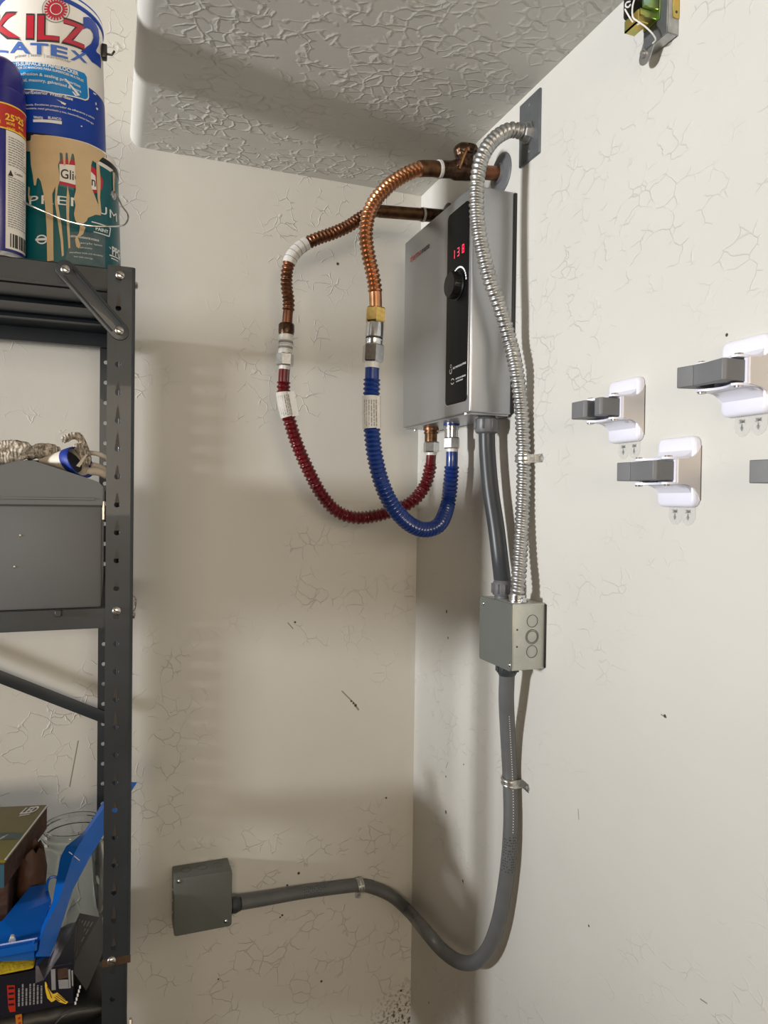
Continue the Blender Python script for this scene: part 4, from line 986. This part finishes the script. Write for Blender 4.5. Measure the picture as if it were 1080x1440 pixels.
def tag(path, i0, i1, r, parent, flap, pr=True):
    seg = path[i0:i1 + 1]
    t = MB().tube(seg, r, 28).build('paper_tag', 'tag', parent, smooth=60)
    u = (seg[-1] - seg[0]); nrm = (CAM - seg[0]).normalized(); sd = u.cross(nrm).normalized() * (1 if flap > 0 else -1)
    a, b = seg[0] + sd * r * .5 + nrm * r * .86, seg[-1] + sd * r * .5 + nrm * r * .86
    MB().prism([a, a + sd * abs(flap), b + sd * abs(flap), b], nrm * -.0006).build('tag_flap', 'tag', t, smooth=0)
    mb = MB(); rnd = random.Random(3)
    for k in range(7):
        th = -.75 + k * .25; x = 0.1
        d = (nrm * math.cos(th) + sd * math.sin(th)) * (r + .0005); w_ = sd * .0009
        while x < .88:
            L = rnd.uniform(.06, .2); y = min(.92, x + L); p0_ = seg[0].lerp(seg[-1], x) + d; p1_ = seg[0].lerp(seg[-1], y) + d
            mb.add([p0_ - w_, p0_ + w_, p1_ + w_, p1_ - w_], [(0, 1, 2, 3)]); x = y + .03
    mb.build('small_print', 'ink_grey', t, smooth=0)
tag(path, near(at(522, 557, Y=CY)), near(at(523, 602, Y=CY)), .0178, bh, -.006)

HYP = -.150
hp = thing('pipe_stub', 'dull copper stub pipe crossing the rear corner below the dropped ceiling', 'pipe', (0, HYP, 1.955))
hz = lambda px: at(px, 299.5, Y=HYP).z
pe = at(533, 297, Y=HYP); pj = at(597, 302, Y=HYP)
MB().tube([Vector((0, HYP, pj.z + (pj.z - pe.z) * .5)), pj, at(592, 301.5, Y=HYP)], .0150, 24).build('pipe', 'bronze', hp)
MB().tube([at(596, 302, Y=HYP), at(565, 299.5, Y=HYP), pe], .0137, 24).build('copper_sleeve', 'copper_brown', hp)
MB().lathe([(0, .0155), (.003, .016), (.0055, .0155)], at(596.5, 302, Y=HYP), pe - pj, 24).build('solder_ring', 'solder', hp)
MB().lathe([(0, .030), (.0015, .030), (.004, .026), (.006, .016)], (0, HYP, pj.z + .004), (-1, 0, 0), 32).build('escutcheon', 'bronze', hp, smooth=50)

hc = thing('copper_connector', 'dull corrugated copper connector with a silver band at its bend', 'pipe', at(420, 345, Y=HYP), 'corrugated copper connectors')
HP = lambda x, y: at(x, y, Y=HYP)
pts = [HP(540, 297.5), HP(525, 297.5), HP(508, 306), HP(490, 318), HP(468, 328), HP(445, 336), HP(425, 346), HP(411, 360), HP(404.5, 378), HP(403, 400), HP(406, 425), HP(404.5, 445), HP(403.5, 460)]
path = spline(pts, .0015); n = len(path)
i1, i2, i3, i4 = near(HP(520, 300)), near(HP(431, 342)), near(HP(406, 371)), near(HP(405, 438))
MB().tube(path[:i1 + 1], .0128, 20).build('smooth_end', 'copper_brown', hc)
MB().tube(path[i1:i2 + 1], rib(.0108, .0033, .0088), 18).build('corrugated_tube', 'copper_old', hc)
band = MB().tube(path[i2:i3 + 1], .0142, 24).build('silver_band', 'solder', hc)
mb = MB()
for f in (.2, .4, .6, .8): 
    k = i2 + round((i3 - i2) * f); d = (path[k + 1] - path[k - 1]).normalized(); mb.lathe([(0, .0146), (.0012, .0146)], path[k], d, 24)
mb.build('band_print', 'ink_grey', band)
MB().tube(path[i3:i4 + 1], rib(.0102, .0030, .0088), 18).build('corrugated_tube', 'copper_old', hc)
MB().tube(path[i4:], .0108, 20).build('smooth_end', 'copper_old', hc)

ad2 = thing('pipe_coupling', 'taped coupling with a dark collar above the red hose', 'coupling', HP(402, 480), 'silver couplings above the hoses')
b0, b1, b2 = HP(403, 455), HP(402.5, 471), HP(401, 498)
MB().lathe([(0, .0145), (.003, .0168), (.018, .0168), ((b1 - b0).length, .0155)], b0, b1 - b0, 24).build('collar', 'bronze', ad2, smooth=40)
Lb = (b2 - b1).length
MB().lathe([(0, .0150), (Lb * .3, .0152), (Lb * .34, .0140), (Lb * .5, .0148), (Lb * .55, .0135), (Lb * .8, .0148), (Lb, .0152)], b1, b2 - b1, 24).build('white_tape', 'solder', ad2, smooth=35)
mb = MB()
for f in (.4, .68): mb.lathe([(Lb * f - .0022, .01515), (Lb * f + .0022, .01515)], b1, b2 - b1, 24)
mb.build('dark_band', 'ink_grey', ad2)
rh = thing('flexible_hose', 'dark red corrugated water hose looping behind the blue one', 'hose', HP(490, 735), 'coloured water hoses')
hexnut(HP(401, 497), HP(400.5, 515), .0185, 'swivel_nut', 'chrome', rh, .55)
MB().cyl(HP(400.5, 514), HP(400, 520), .0122, 24).build('crimp_collar', 'solder', rh)
RP = lambda x, y, d=0: at(x, y, Y=HYP - d)
pts = [RP(400, 518), RP(399, 535), RP(399, 552), RP(402, 572), RP(409, 598), RP(419, 628), RP(434, 662), RP(452, 695), RP(474, 719, .004), RP(500, 728, .008), RP(530, 725, .012), RP(558, 716, .018), RP(582, 703, .026), at(598, 682, X=-.056), at(604.5, 660, X=-.050), at(606, 645, X=-.050), at(606.5, 639, X=-.050)]
path = spline(pts, .0015); n = len(path)
ia, ib = near(RP(399, 538)), near(at(606, 652, X=-.05))
MB().tube(path[:ia + 1], .0118, 20).build('smooth_sleeve', 'red_hose', rh)
MB().tube(path[ia:ib + 1], rib(.0112, .0038, .0096, .8), 20).build('corrugated_jacket', 'red_hose', rh)
MB().tube(path[ib:], .0112, 20).build('smooth_sleeve', 'red_hose', rh)
e = path[-1]
MB().lathe([(0, .0125), (.006, .0125)], e + Vector((0, 0, -.002)), (0, 0, 1), 24).build('crimp_collar', 'solder', rh)
hexnut(e + Vector((0, 0, .004)), e + Vector((0, 0, .028)), .0180, 'swivel_nut', 'chrome', rh, .9)
tag(path, near(RP(399.5, 552)), near(RP(405, 586)), .0165, rh, -.014)

# ------------------------------------------------------------------ wall plate, conduits and junction boxes
pcY, pcZ = -.505, (2.046 + 1.928) / 2
wpt = thing('wall_plate', 'grey metal blank wall plate under the ceiling edge', 'wall plate', (0, pcY, pcZ))
MB().prism([(0, pcY - x, pcZ + y) for x, y in rrect(.070, .117, .003, 3)], (-.0045, 0, 0), bev=.0025).build('plate', 'plate', wpt, smooth=30)
for dz in (-.042, .042):
    MB().lathe([(0, .0033), (.001, .0033), (.0016, .002)], (-.0045, pcY - .002, pcZ + dz), (-1, 0, 0), 14).build('screw', 'chrome', wpt)

BX, BY0, BY1, BZ0, BZ1 = -.0674, -.5795, -.4650, 1.0085, 1.1245
TX = -.041
fc = thing('metal_conduit', 'spiral flexible steel conduit bending from the wall plate down to the junction box', 'conduit', (TX, -.55, 1.4))
c0 = Vector((-.005, pcY, at(746, 181, X=-.01).z))
pts = [c0, c0 + Vector((-.022, 0, 0)), at(715, 183.5, Y=pcY), at(696, 195, Y=pcY), at(681, 215, Y=pcY), at(672.5, 243, Y=pcY), at(670, 285, Y=pcY), at(674, 330, Y=pcY), at(688, 390, Y=pcY), at(704, 435, Y=pcY), at(717, 480, Y=pcY), at(726, 520, X=-.032), at(733, 570, X=-.020), at(736, 620, X=-.0165), at(737, 660, X=-.0165), at(735, 720, X=-.020), at(731.5, 780, X=-.030), at(728.5, 825, X=TX), Vector((TX, at(727.5, 840, X=TX).y, BZ1 + .006))]
path = spline(pts, .00155)
def helix(L, th):
    f = (L / .0098 + th / (2 * math.pi)) % 1.0
    return .0112 + .0026 * (1 if f < .42 else 0 if .55 < f < .88 else (1 - (f - .42) / .13) if f <= .55 else (f - .88) / .12)
MB().tube(path, helix, 20).build('spiral_armour', 'steel', fc, smooth=50)
MB().lathe([(0, .020), (.004, .020), (.004, .0165), (.012, .0165), (.014, .0145)], c0 + Vector((.0005, 0, 0)), (-1, 0, 0), 8).build('connector', 'steel', fc, smooth=20)
eb = path[-1]
MB().lathe([(0, .0185), (.004, .0185), (.004, .0158), (.013, .0158)], Vector((eb.x, eb.y, BZ1)), (0, 0, 1), 20).build('connector', 'chrome', fc, smooth=30)
MB().box(Vector((eb.x - .005, eb.y - .024, BZ1 + .001)), Vector((eb.x + .005, eb.y - .014, BZ1 + .010)), .001, 1).build('clamp_screw', 'chrome', fc)

uc = thing('grey_conduit', 'dark grey liquid-tight conduit from the heater underside to the junction box', 'conduit', (TX, -.46, 1.3), 'grey conduits')
h0 = at(684.5, 596, Y=-.428); gx = h0.x
bot = Vector((TX, at(707, 835, X=TX).y, BZ1))
MB().lathe([(0, .0150), (.004, .0215), (.006, .0235), (.022, .0240), (.030, .0215), (.033, .0165)], (gx, -.428, HZ0 - .003), (0, 0, -1), 28).build('upper_fitting', 'fitting', uc, smooth=30)
mb = MB()
for k in range(8):
    a = 2 * math.pi * k / 8; mb.box((gx + .0238 * math.cos(a) - .002, -.428 + .0238 * math.sin(a) - .002, HZ0 - .027), (gx + .0238 * math.cos(a) + .002, -.428 + .0238 * math.sin(a) + .002, HZ0 - .008), .0007, 1)
mb.build('fitting_ribs', 'fitting', uc)
pts = [Vector((gx, -.428, HZ0 - .030)), at(685.5, 640, Y=-.432), at(690, 690, Y=-.444), at(697.5, 740, Y=-.461), at(703.5, 790, Y=-.478), Vector((TX, bot.y, BZ1 + .024))]
MB().tube(spline(pts, .004), .0158, 24).build('jacket', 'conduit_dark', uc)
MB().lathe([(0, .0150), (.005, .0152), (.006, .0185), (.010, .0195), (.026, .0195), (.030, .0178), (.033, .016)], bot, (0, 0, 1), 28).build('lower_fitting', 'fitting', uc, smooth=30)
mb = MB()
for k in range(10):
    a = 2 * math.pi * k / 10; mb.box((bot.x + .0194 * math.cos(a) - .0018, bot.y + .0194 * math.sin(a) - .0018, BZ1 + .009), (bot.x + .0194 * math.cos(a) + .0018, bot.y + .0194 * math.sin(a) + .0018, BZ1 + .027), .0006, 1)
mb.build('fitting_ribs', 'fitting', uc)

def knock(mb, c, nrm, r):                                     # thin pressed circle
    mb.lathe([(-.0002, r), (.0007, r), (.0007, r - .0011), (-.0002, r - .0011)], c, nrm, 32, cap=False); return mb
jb = thing('junction_box', 'square grey junction box on the right wall below the water heater', 'junction box', (0, (BY0 + BY1) / 2, BZ0), 'steel junction boxes')
MB().box((BX, BY0, BZ0), (-.001, BY1, BZ1), .0022, 2).build('box_shell', 'box', jb)
MB().prism([(BX, (BY0 + BY1) / 2 + x, (BZ0 + BZ1) / 2 + y) for x, y in rrect(BY1 - BY0 + .001, BZ1 - BZ0 + .002, .006, 4)], (-.0022, 0, 0), bev=.0012).build('cover', 'cover', jb, smooth=30)
for px, py in ((679.5, 848.5), (716.5, 935)):
    MB().lathe([(0, .0042), (.0012, .0042), (.0026, .0022)], at(px, py, X=BX - .0022), (-1, 0, 0), 14).build('screw', 'chrome', jb)
for z, r in ((1.094, .0112), (1.0665, .0132), (1.0405, .0112)):
    k_ = MB(); knock(k_, (-.0275, BY0, z), (0, -1, 0), r)
    if r > .012: knock(k_, (-.0275, BY0, z), (0, -1, 0), .0108)
    k_.build('knockout', 'groove', jb)
for z in (1.080, 1.0505):
    MB().lathe([(.0002, .0018), (.0003, .0018)], (-.0575, BY0, z), (0, -1, 0), 12).build('hole', 'ink', jb)
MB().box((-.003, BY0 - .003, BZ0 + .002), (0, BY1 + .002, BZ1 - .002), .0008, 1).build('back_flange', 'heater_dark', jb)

lc_ = thing('grey_conduit', 'long grey conduit from the junction box round the corner to the low box', 'conduit', at(640, 1360, X=-.06), 'grey conduits')
b2_ = Vector((-.046, at(713, 945, X=-.046).y, BZ0))
pts = [b2_ + Vector((0, 0, -.016)), at(712, 985, X=-.040), at(714, 1030, X=-.027), at(716.5, 1075, X=-.0185), at(718, 1110, X=-.0175), at(718.5, 1155, X=-.018), at(715.5, 1205, X=-.020), at(709, 1255, X=-.022), at(700, 1300, X=-.024), at(686, 1335, X=-.028), at(667, 1353, X=-.034), at(645, 1352, X=-.044), at(622, 1336, X=-.060), at(600, 1311, X=-.082), at(577, 1284, Y=-.052), at(553, 1262, Y=-.028), at(528, 1250, Y=-.0185), at(506, 1245.5, Y=-.0165), at(470, 1249, Y=-.017), at(420, 1256, Y=-.020), at(370, 1265, Y=-.026), at(338, 1270.5, Y=-.032)]
path = spline(pts, .005)
MB().tube(path, .0142, 22).build('jacket', 'conduit', lc_)
MB().lathe([(0, .0150), (.003, .0185), (.012, .0190), (.016, .0170), (.020, .0148)], b2_, (0, 0, -1), 24).build('upper_fitting', 'conduit_dark', lc_, smooth=30)
mb = MB()
for k in range(10):
    a = 2 * math.pi * k / 10; mb.box((b2_.x + .0187 * math.cos(a) - .002, b2_.y + .0187 * math.sin(a) - .002, BZ0 - .013), (b2_.x + .0187 * math.cos(a) + .002, b2_.y + .0187 * math.sin(a) + .002, BZ0 - .003), .0006, 1)
mb.build('fitting_ribs', 'conduit_dark', lc_)
# rows of fine print pressed into the jacket
n = len(path)
def jprint(i0, i1, rows, parent, name):
    mb = MB(); rnd = random.Random(i0)
    for i in range(i0, i1):
        t = (path[i + 1] - path[i]).normalized(); nr = (CAM - path[i]).normalized(); nr = (nr - t * nr.dot(t)).normalized(); sd = t.cross(nr)
        for k in range(rows):
            if rnd.random() < .25: continue
            th = -.7 + 1.4 * k / max(1, rows - 1) + rnd.uniform(-.1, .1)
            d = (nr * math.cos(th) + sd * math.sin(th)); c = path[i] + d * .01445; w_ = sd * .0011; h_ = t * .0009
            mb.add([c - w_ - h_, c + w_ - h_, c + w_ + h_, c - w_ + h_], [(0, 1, 2, 3)])
    return mb.build(name, 'ink', parent, smooth=0)
near = lambda p: min(range(n), key=lambda i: (path[i] - p).length)
a_, b_ = near(at(717, 1172, X=-.02)), near(at(712, 1225, X=-.022)); jprint(a_, b_, 6, lc_, 'jacket_print')
a_, b_ = near(at(645, 1352, Y=-.225)), near(at(622, 1336, Y=-.15)); jprint(a_, b_, 5, lc_, 'jacket_print')
a_, b_ = near(at(455, 1251, Y=-.018)), near(at(424, 1256, Y=-.02)); jprint(a_, b_, 5, lc_, 'jacket_print')
mb = MB()
for i in range(near(at(714, 1000, X=-.03)), near(at(718, 1170, X=-.02)), 1):
    t = (path[i + 1] - path[i]).normalized(); nr = (CAM - path[i]).normalized(); nr = (nr - t * nr.dot(t)).normalized(); sd = t.cross(nr)
    c = path[i] + (nr * .95 - sd * .3).normalized() * .0144
    mb.add([c - sd * .0007 - t * .0008, c + sd * .0007 - t * .0008, c + sd * .0007 + t * .0008, c - sd * .0007 + t * .0008], [(0, 1, 2, 3)])
mb.build('jacket_dots', 'printwhite', lc_, smooth=0)

LBX0, LBX1, LBY, LBZ0, LBZ1 = -.5835, -.4610, -.062, .3560, .4790
lb = thing('junction_box', 'square grey junction box low on the rear wall', 'junction box', ((LBX0 + LBX1) / 2, 0, LBZ0), 'steel junction boxes')
rl = Matrix.Rotation(R(-2.0), 3, 'Y')
MB().box((LBX0, LBY, LBZ0), (LBX1, -.001, LBZ1), .0022, 2).build('box_shell', 'cover', lb)
MB().prism([((LBX0 + LBX1) / 2 + x, LBY, (LBZ0 + LBZ1) / 2 + y) for x, y in rrect(LBX1 - LBX0 + .001, LBZ1 - LBZ0 + .001, .006, 4)], (0, -.0022, 0), bev=.0012).build('cover', 'cover', lb, smooth=30)
for px, py in ((251, 1239.5), (317.5, 1295.5)):
    MB().lathe([(0, .0042), (.0012, .0042), (.0026, .0022)], at(px, py, Y=LBY - .0022), (0, -1, 0), 14).build('screw', 'chrome', lb)
for x in (-.557, -.522, -.487):
    k_ = MB(); knock(k_, (x, -.028, LBZ1), (0, 0, 1), .0112); k_.build('knockout', 'groove', lb)
for z in (.39, .415, .44):
    MB().lathe([(0, .0035), (.002, .003)], (LBX0, -.03, z), (-1, 0, 0), 12).build('side_screw', 'chrome', lb)
e = path[-1]; dr = (path[-1] - path[-4]).normalized()
MB().lathe([(0, .0150), (.003, .0150), (.004, .0178), (.013, .0185), (.017, .0170), (.024, .0150)], Vector((LBX1, e.y, e.z - .0005)), -dr, 24).build('end_fitting', 'conduit_dark', lc_, smooth=30)

def strap(label, c, A_, W_, N_, r, hgt):
    """one-hole strap: c on the wall under the conduit axis, A_ along it, W_ toward the lug, N_ out of the wall, hgt = axis height"""
    c, A_, W_, N_ = Vector(c), Vector(A_).normalized(), Vector(W_).normalized(), Vector(N_).normalized()
    root = thing('pipe_strap', label, 'strap', c, 'one-hole pipe straps')
    t = .0016; wd = .015
    outer = [(-r - t, max(0, hgt - r * .6))] + [((r + t) * math.cos(R(a)), hgt + (r + t) * math.sin(R(a))) for a in range(180, -1, -12)] + [(r + t, t), (r + .022, t), (r + .022, 0), (r, 0)]
    inn = [(r * math.cos(R(a)), hgt + r * math.sin(R(a))) for a in range(0, 181, 12)] + [(-r, max(0, hgt - r * .6))]
    pts = [c + W_ * x + N_ * y - A_ * wd / 2 for x, y in outer + inn]
    MB().prism(pts, A_ * wd).build('band', 'strap', root, smooth=35)
    mb = MB()
    for s in (-1, 1): mb.tube([c + W_ * (r + t) * math.cos(R(a)) + N_ * (hgt + (r + t) * math.sin(R(a))) + A_ * s * wd * .28 for a in range(176, 3, -12)], .0016, 8)
    mb.build('pressed_rib', 'strap', root)
    MB().lathe([(0, .0075), (.0022, .0075), (.0022, .0045), (0, .0045)], c + W_ * (r + .017), N_, 20).build('lug', 'strap', root, smooth=30)
    MB().lathe([(0, .0046), (.0012, .0046), (.0018, .003)], c + W_ * (r + .017), N_, 14).build('screw_head', 'ink_grey', root)
q = at(737, 645, X=-.0165); strap('zinc strap holding the spiral steel conduit under the water heater', (0, q.y, q.z), (0, .04, 1), (0, -1, 0), (-1, 0, 0), .0142, .0165)
q = at(717.5, 1098, X=-.018); strap('zinc strap holding the grey conduit on the right wall below the junction box', (0, q.y, q.z), (0, .06, 1), (0, -1, -.1), (-1, 0, 0), .0146, .018)
q = at(506, 1245.5, Y=-.0165); strap('zinc strap holding the grey conduit on the rear wall', (q.x, 0, q.z), (1, 0, .05), (.05, 0, -1), (0, -1, 0), .0146, .0165)

# ------------------------------------------------------------------ adhesive broom grippers on the right wall
def gripper(label, y, z, spread=0.0):
    g = thing('broom_gripper', label, 'holder', (0, y, z), 'white broom grippers')
    W = lambda n, u, v: Vector((-n, y - u, z + v))
    pw_, ph_ = .070, .0935
    pl = MB().prism([W(.001, a, b) for a, b in rrect(pw_, ph_, .010, 5)], (-.010, 0, 0), bev=.005).build('backplate', 'white', g, smooth=50)
    MB().prism([W(.0, a, b) for a, b in rrect(pw_ - .003, ph_ - .003, .010, 5)], (-.002, 0, 0)).build('foam_pad', 'ink_grey', pl)
    # housing: two side cheeks and the upper and lower plates that carry the jaws
    for s in (-1, 1):
        ck_ = [(.002, .034), (.006, .026), (.012, .020), (.020, .0165), (.038, .0150), (.038, -.0155), (.020, -.018), (.012, -.022), (.006, -.030), (.002, -.038)]
        MB().prism([W(n_, s * .0335, v_) for n_, v_ in ck_], (0, s * -.0030, 0)).build('cheek', 'white2' if s > 0 else 'white', g, smooth=20)
        MB().prism([W(.0365, s * .0338, -.0155), W(.0365, s * .0338, .0150), W(.0400, s * .0338, .0150), W(.0400, s * .0338, -.0155)], (0, s * .0048, 0)).build('cheek_edge', 'white', g, smooth=0)
    for s in (-1, 1):
        tg = [(.004, .033), (.036, .034), (.046, .0345), (.053, .031), (.055, .025), (.050, .018), (.046, .008), (.045, 0), (.046, -.008), (.050, -.018), (.055, -.025), (.053, -.031), (.046, -.0345), (.036, -.034), (.004, -.033)]
        MB().prism([W(n_, u_, s * .0148) for n_, u_ in tg], (0, 0, s * .0028)).build('tongue', 'white', g, smooth=30)
        fl_ = [(.008, s * .0175), (.030, s * .0178), (.022, s * .0195), (.014, s * .024), (.009, s * .031)]
        MB().prism([W(n_, -.030, v_) for n_, v_ in fl_], (0, -.060, 0)).build('fillet', 'white', g, smooth=40)
    if spread:                                                 # jaws sprung open with a gap between them
        jaws = [[(.030, .0300), (.070, .0310), (.073, .028), (.073, .017), (.068, .012), (.054, .018), (.030, .020)],
                [(.030, -.030), (.070, -.0400), (.074, -.037), (.074, -.008), (.070, -.004), (.058, -.006), (.048, -.012), (.030, -.016)]]
    else:
        jaws = [[(.030, .0300), (.068, .0312), (.072, .0285), (.0705, .016), (.0685, -.002), (.0690, -.0185), (.0600, -.0185), (.058, .004), (.050, .016), (.030, .020)],
                [(.030, -.032), (.068, -.0430), (.073, -.041), (.0712, -.030), (.0690, -.0187), (.0600, -.0187), (.052, -.024), (.030, -.024)]]
    for jw in jaws:
        jo = MB().prism([W(n_, u_, -.0125) for n_, u_ in jw], (0, 0, .0250), bev=0).build('jaw', 'jaw', g, smooth=25)
        bm_ = jo.modifiers.new('b', 'BEVEL'); bm_.width = .0010; bm_.segments = 2; bm_.limit_method = 'ANGLE'
    for s in (-1, 1):
        for t_ in (-1, 1):
            MB().lathe([(0, .0052), (.0022, .0048), (.0026, .003)], W(.0465, s * .0275, t_ * .0174), (0, 0, t_), 16).build('pin', 'bolt', g, smooth=30)
    mb = MB()
    tb_ = [(-.024, -.040), (.024, -.040), (.0245, -.060), (.022, -.066), (.016, -.0705), (.0115, -.0715), (.007, -.0705), (.002, -.066), (0, -.0625), (-.002, -.066), (-.007, -.0705), (-.0115, -.0715), (-.016, -.0705), (-.022, -.066), (-.0245, -.060)]
    sh_ = MB().prism([W(.0002, a + .003, b) for a, b in tb_], (-.0006, 0, 0)).build('adhesive_tab', 'adhesive', g, smooth=0)
    gpl = Plane((-.0009, y, z), (0, -1, 0), (0, 0, 1), (-1, 0, 0)); p = Print(gpl, .0002)
    for cx in (-.0095, .0145):
        for b, x0, y0, x1, h in ((text2d('3M', .03), cx - .0042, -.0545, .0084, .0042),):
            for v in b.verts: v.co.x, v.co.y = x0 + x1 * v.co.x, y0 + h * v.co.y
            p._add(b)
        p.bar(cx - .0006, -.0595, cx + .0006, -.0555); p.local([(cx - .0022, -.0600), (cx, -.0645), (cx + .0022, -.0600), (cx, -.0585)])
    p.build('tab_print', 'ink_grey', sh_)
    return g
gripper('white broom gripper with grey jaws, nearest to the steel conduit strap', -.789, 1.4385, .004)
gripper('white broom gripper with grey jaws, lowest of the three whole ones', -.898, 1.3440)
gripper('white broom gripper with grey jaws, largest one at upper right', -1.0075, 1.4550)
gripper('broom gripper of which only the grey jaw tip enters at the right edge', -1.118, 1.3370)

# ------------------------------------------------------------------ open transformer unit by the ceiling
tf = thing('transformer', 'open door-chime transformer with brassy frame and black coil on a wall bracket', 'transformer', (0, -.86, 1.93))
by0, by1, bz = -.878, -.831, 1.938
MB().box((-.020, by0, bz), (-.018, by1, 2.05), .0006, 1).build('bracket_plate', 'plate', tf)
MB().box((-.020, by0, bz), (0, by0 + .0015, 2.05), .0004, 1).build('bracket_side', 'steel', tf)
MB().box((-.020, by0, bz), (-.002, by1, bz + .0015), .0005, 1).build('bracket_lip', 'steel', tf)
tc = at(907, 78, X=-.019)
tl = [(-.019, tc.y + .0125 * math.cos(R(a)), tc.z + .0125 * math.sin(R(a))) for a in range(150, 391, 20)] + [(-.019, by1, bz + .012), (-.019, by1 - .034, bz + .012), (-.019, by1 - .034, bz)]
tl = [(-.019, by1 + .001, bz + .014)] + [(-.019, tc.y + .0125 * math.cos(R(a)), tc.z + .0125 * math.sin(R(a))) for a in range(20, -161, -20)] + [(-.019, by1 - .022, bz + .002), (-.019, by1 - .022, bz + .014)]
MB().prism(tl, (.0016, 0, 0)).build('bracket_tongue', 'steel', tf, smooth=30)
MB().lathe([(0, .0062), (.003, .0058), (.003, .0035), (.0060, .0030)], (-.019, tc.y + .001, tc.z + .003), (-1, 0, 0), 18).build('clamp_nut', 'steel', tf, smooth=30)
q1 = at(878, 47, X=-.055); ax, tz0, ty1 = -.055, q1.z, q1.y
ty0 = -.862
MB().box((ax, ty0, tz0), (ax + .017, ty1, tz0 + .0018)).build('lower_flange', 'chromate', tf, smooth=0)
MB().box((ax, ty0, tz0), (ax + .0018, ty1, tz0 + .016)).build('front_flange', 'chromate', tf, smooth=0)
MB().box((ax + .006, ty0 + .003, tz0 + .012), (-.020, ty1, tz0 + .022), .001, 1).build('core_laminations', 'chromate', tf)
MB().box((ax - .004, ty0 + .012, tz0 + .016), (-.026, ty1, 2.05), .004, 2).build('coil', 'coil', tf)
MB().box((-.046, ty0 - .002, tz0 + .022), (-.022, ty0 + .004, 2.05), .001, 1).build('end_strap', 'chromate', tf)
MB().box((-.0215, ty0 - .003, tz0 + .010), (-.0200, ty0 + .030, 2.05), .0004, 1).build('rear_strap', 'chromate', tf)
MB().lathe([(0, .0021), (.0003, .0021)], (-.037, ty0 - .002, tz0 + .042), (0, -1, 0), 12).build('hole', 'ink', tf)
MB().box((-.011, by0 - .0012, bz + .022), (-.0005, by0 + .0008, 2.05), .0005, 1).build('side_tab', 'chromate', tf)
MB().lathe([(0, .0019), (.0003, .0019)], (-.0055, by0 - .0012, bz + .030), (0, -1, 0), 12).build('hole', 'ink', tf)
for q in ([(893, -4), (889.5, 10), (890, 24), (897, 30), (908, 38), (918, 48), (922, 56), (918, 61)], [(879, 13), (884, 22), (890, 31), (896, 34.5), (900, 33)], [(886, 2), (881, 4), (880, 9), (884, 10), (887, 6)]):
    MB().tube(spline([at(x, y, X=-.060 + .040 * max(0, (y - 26)) / 36) for x, y in q], .002), .0011, 8).build('lead_wire', 'printwhite', tf)
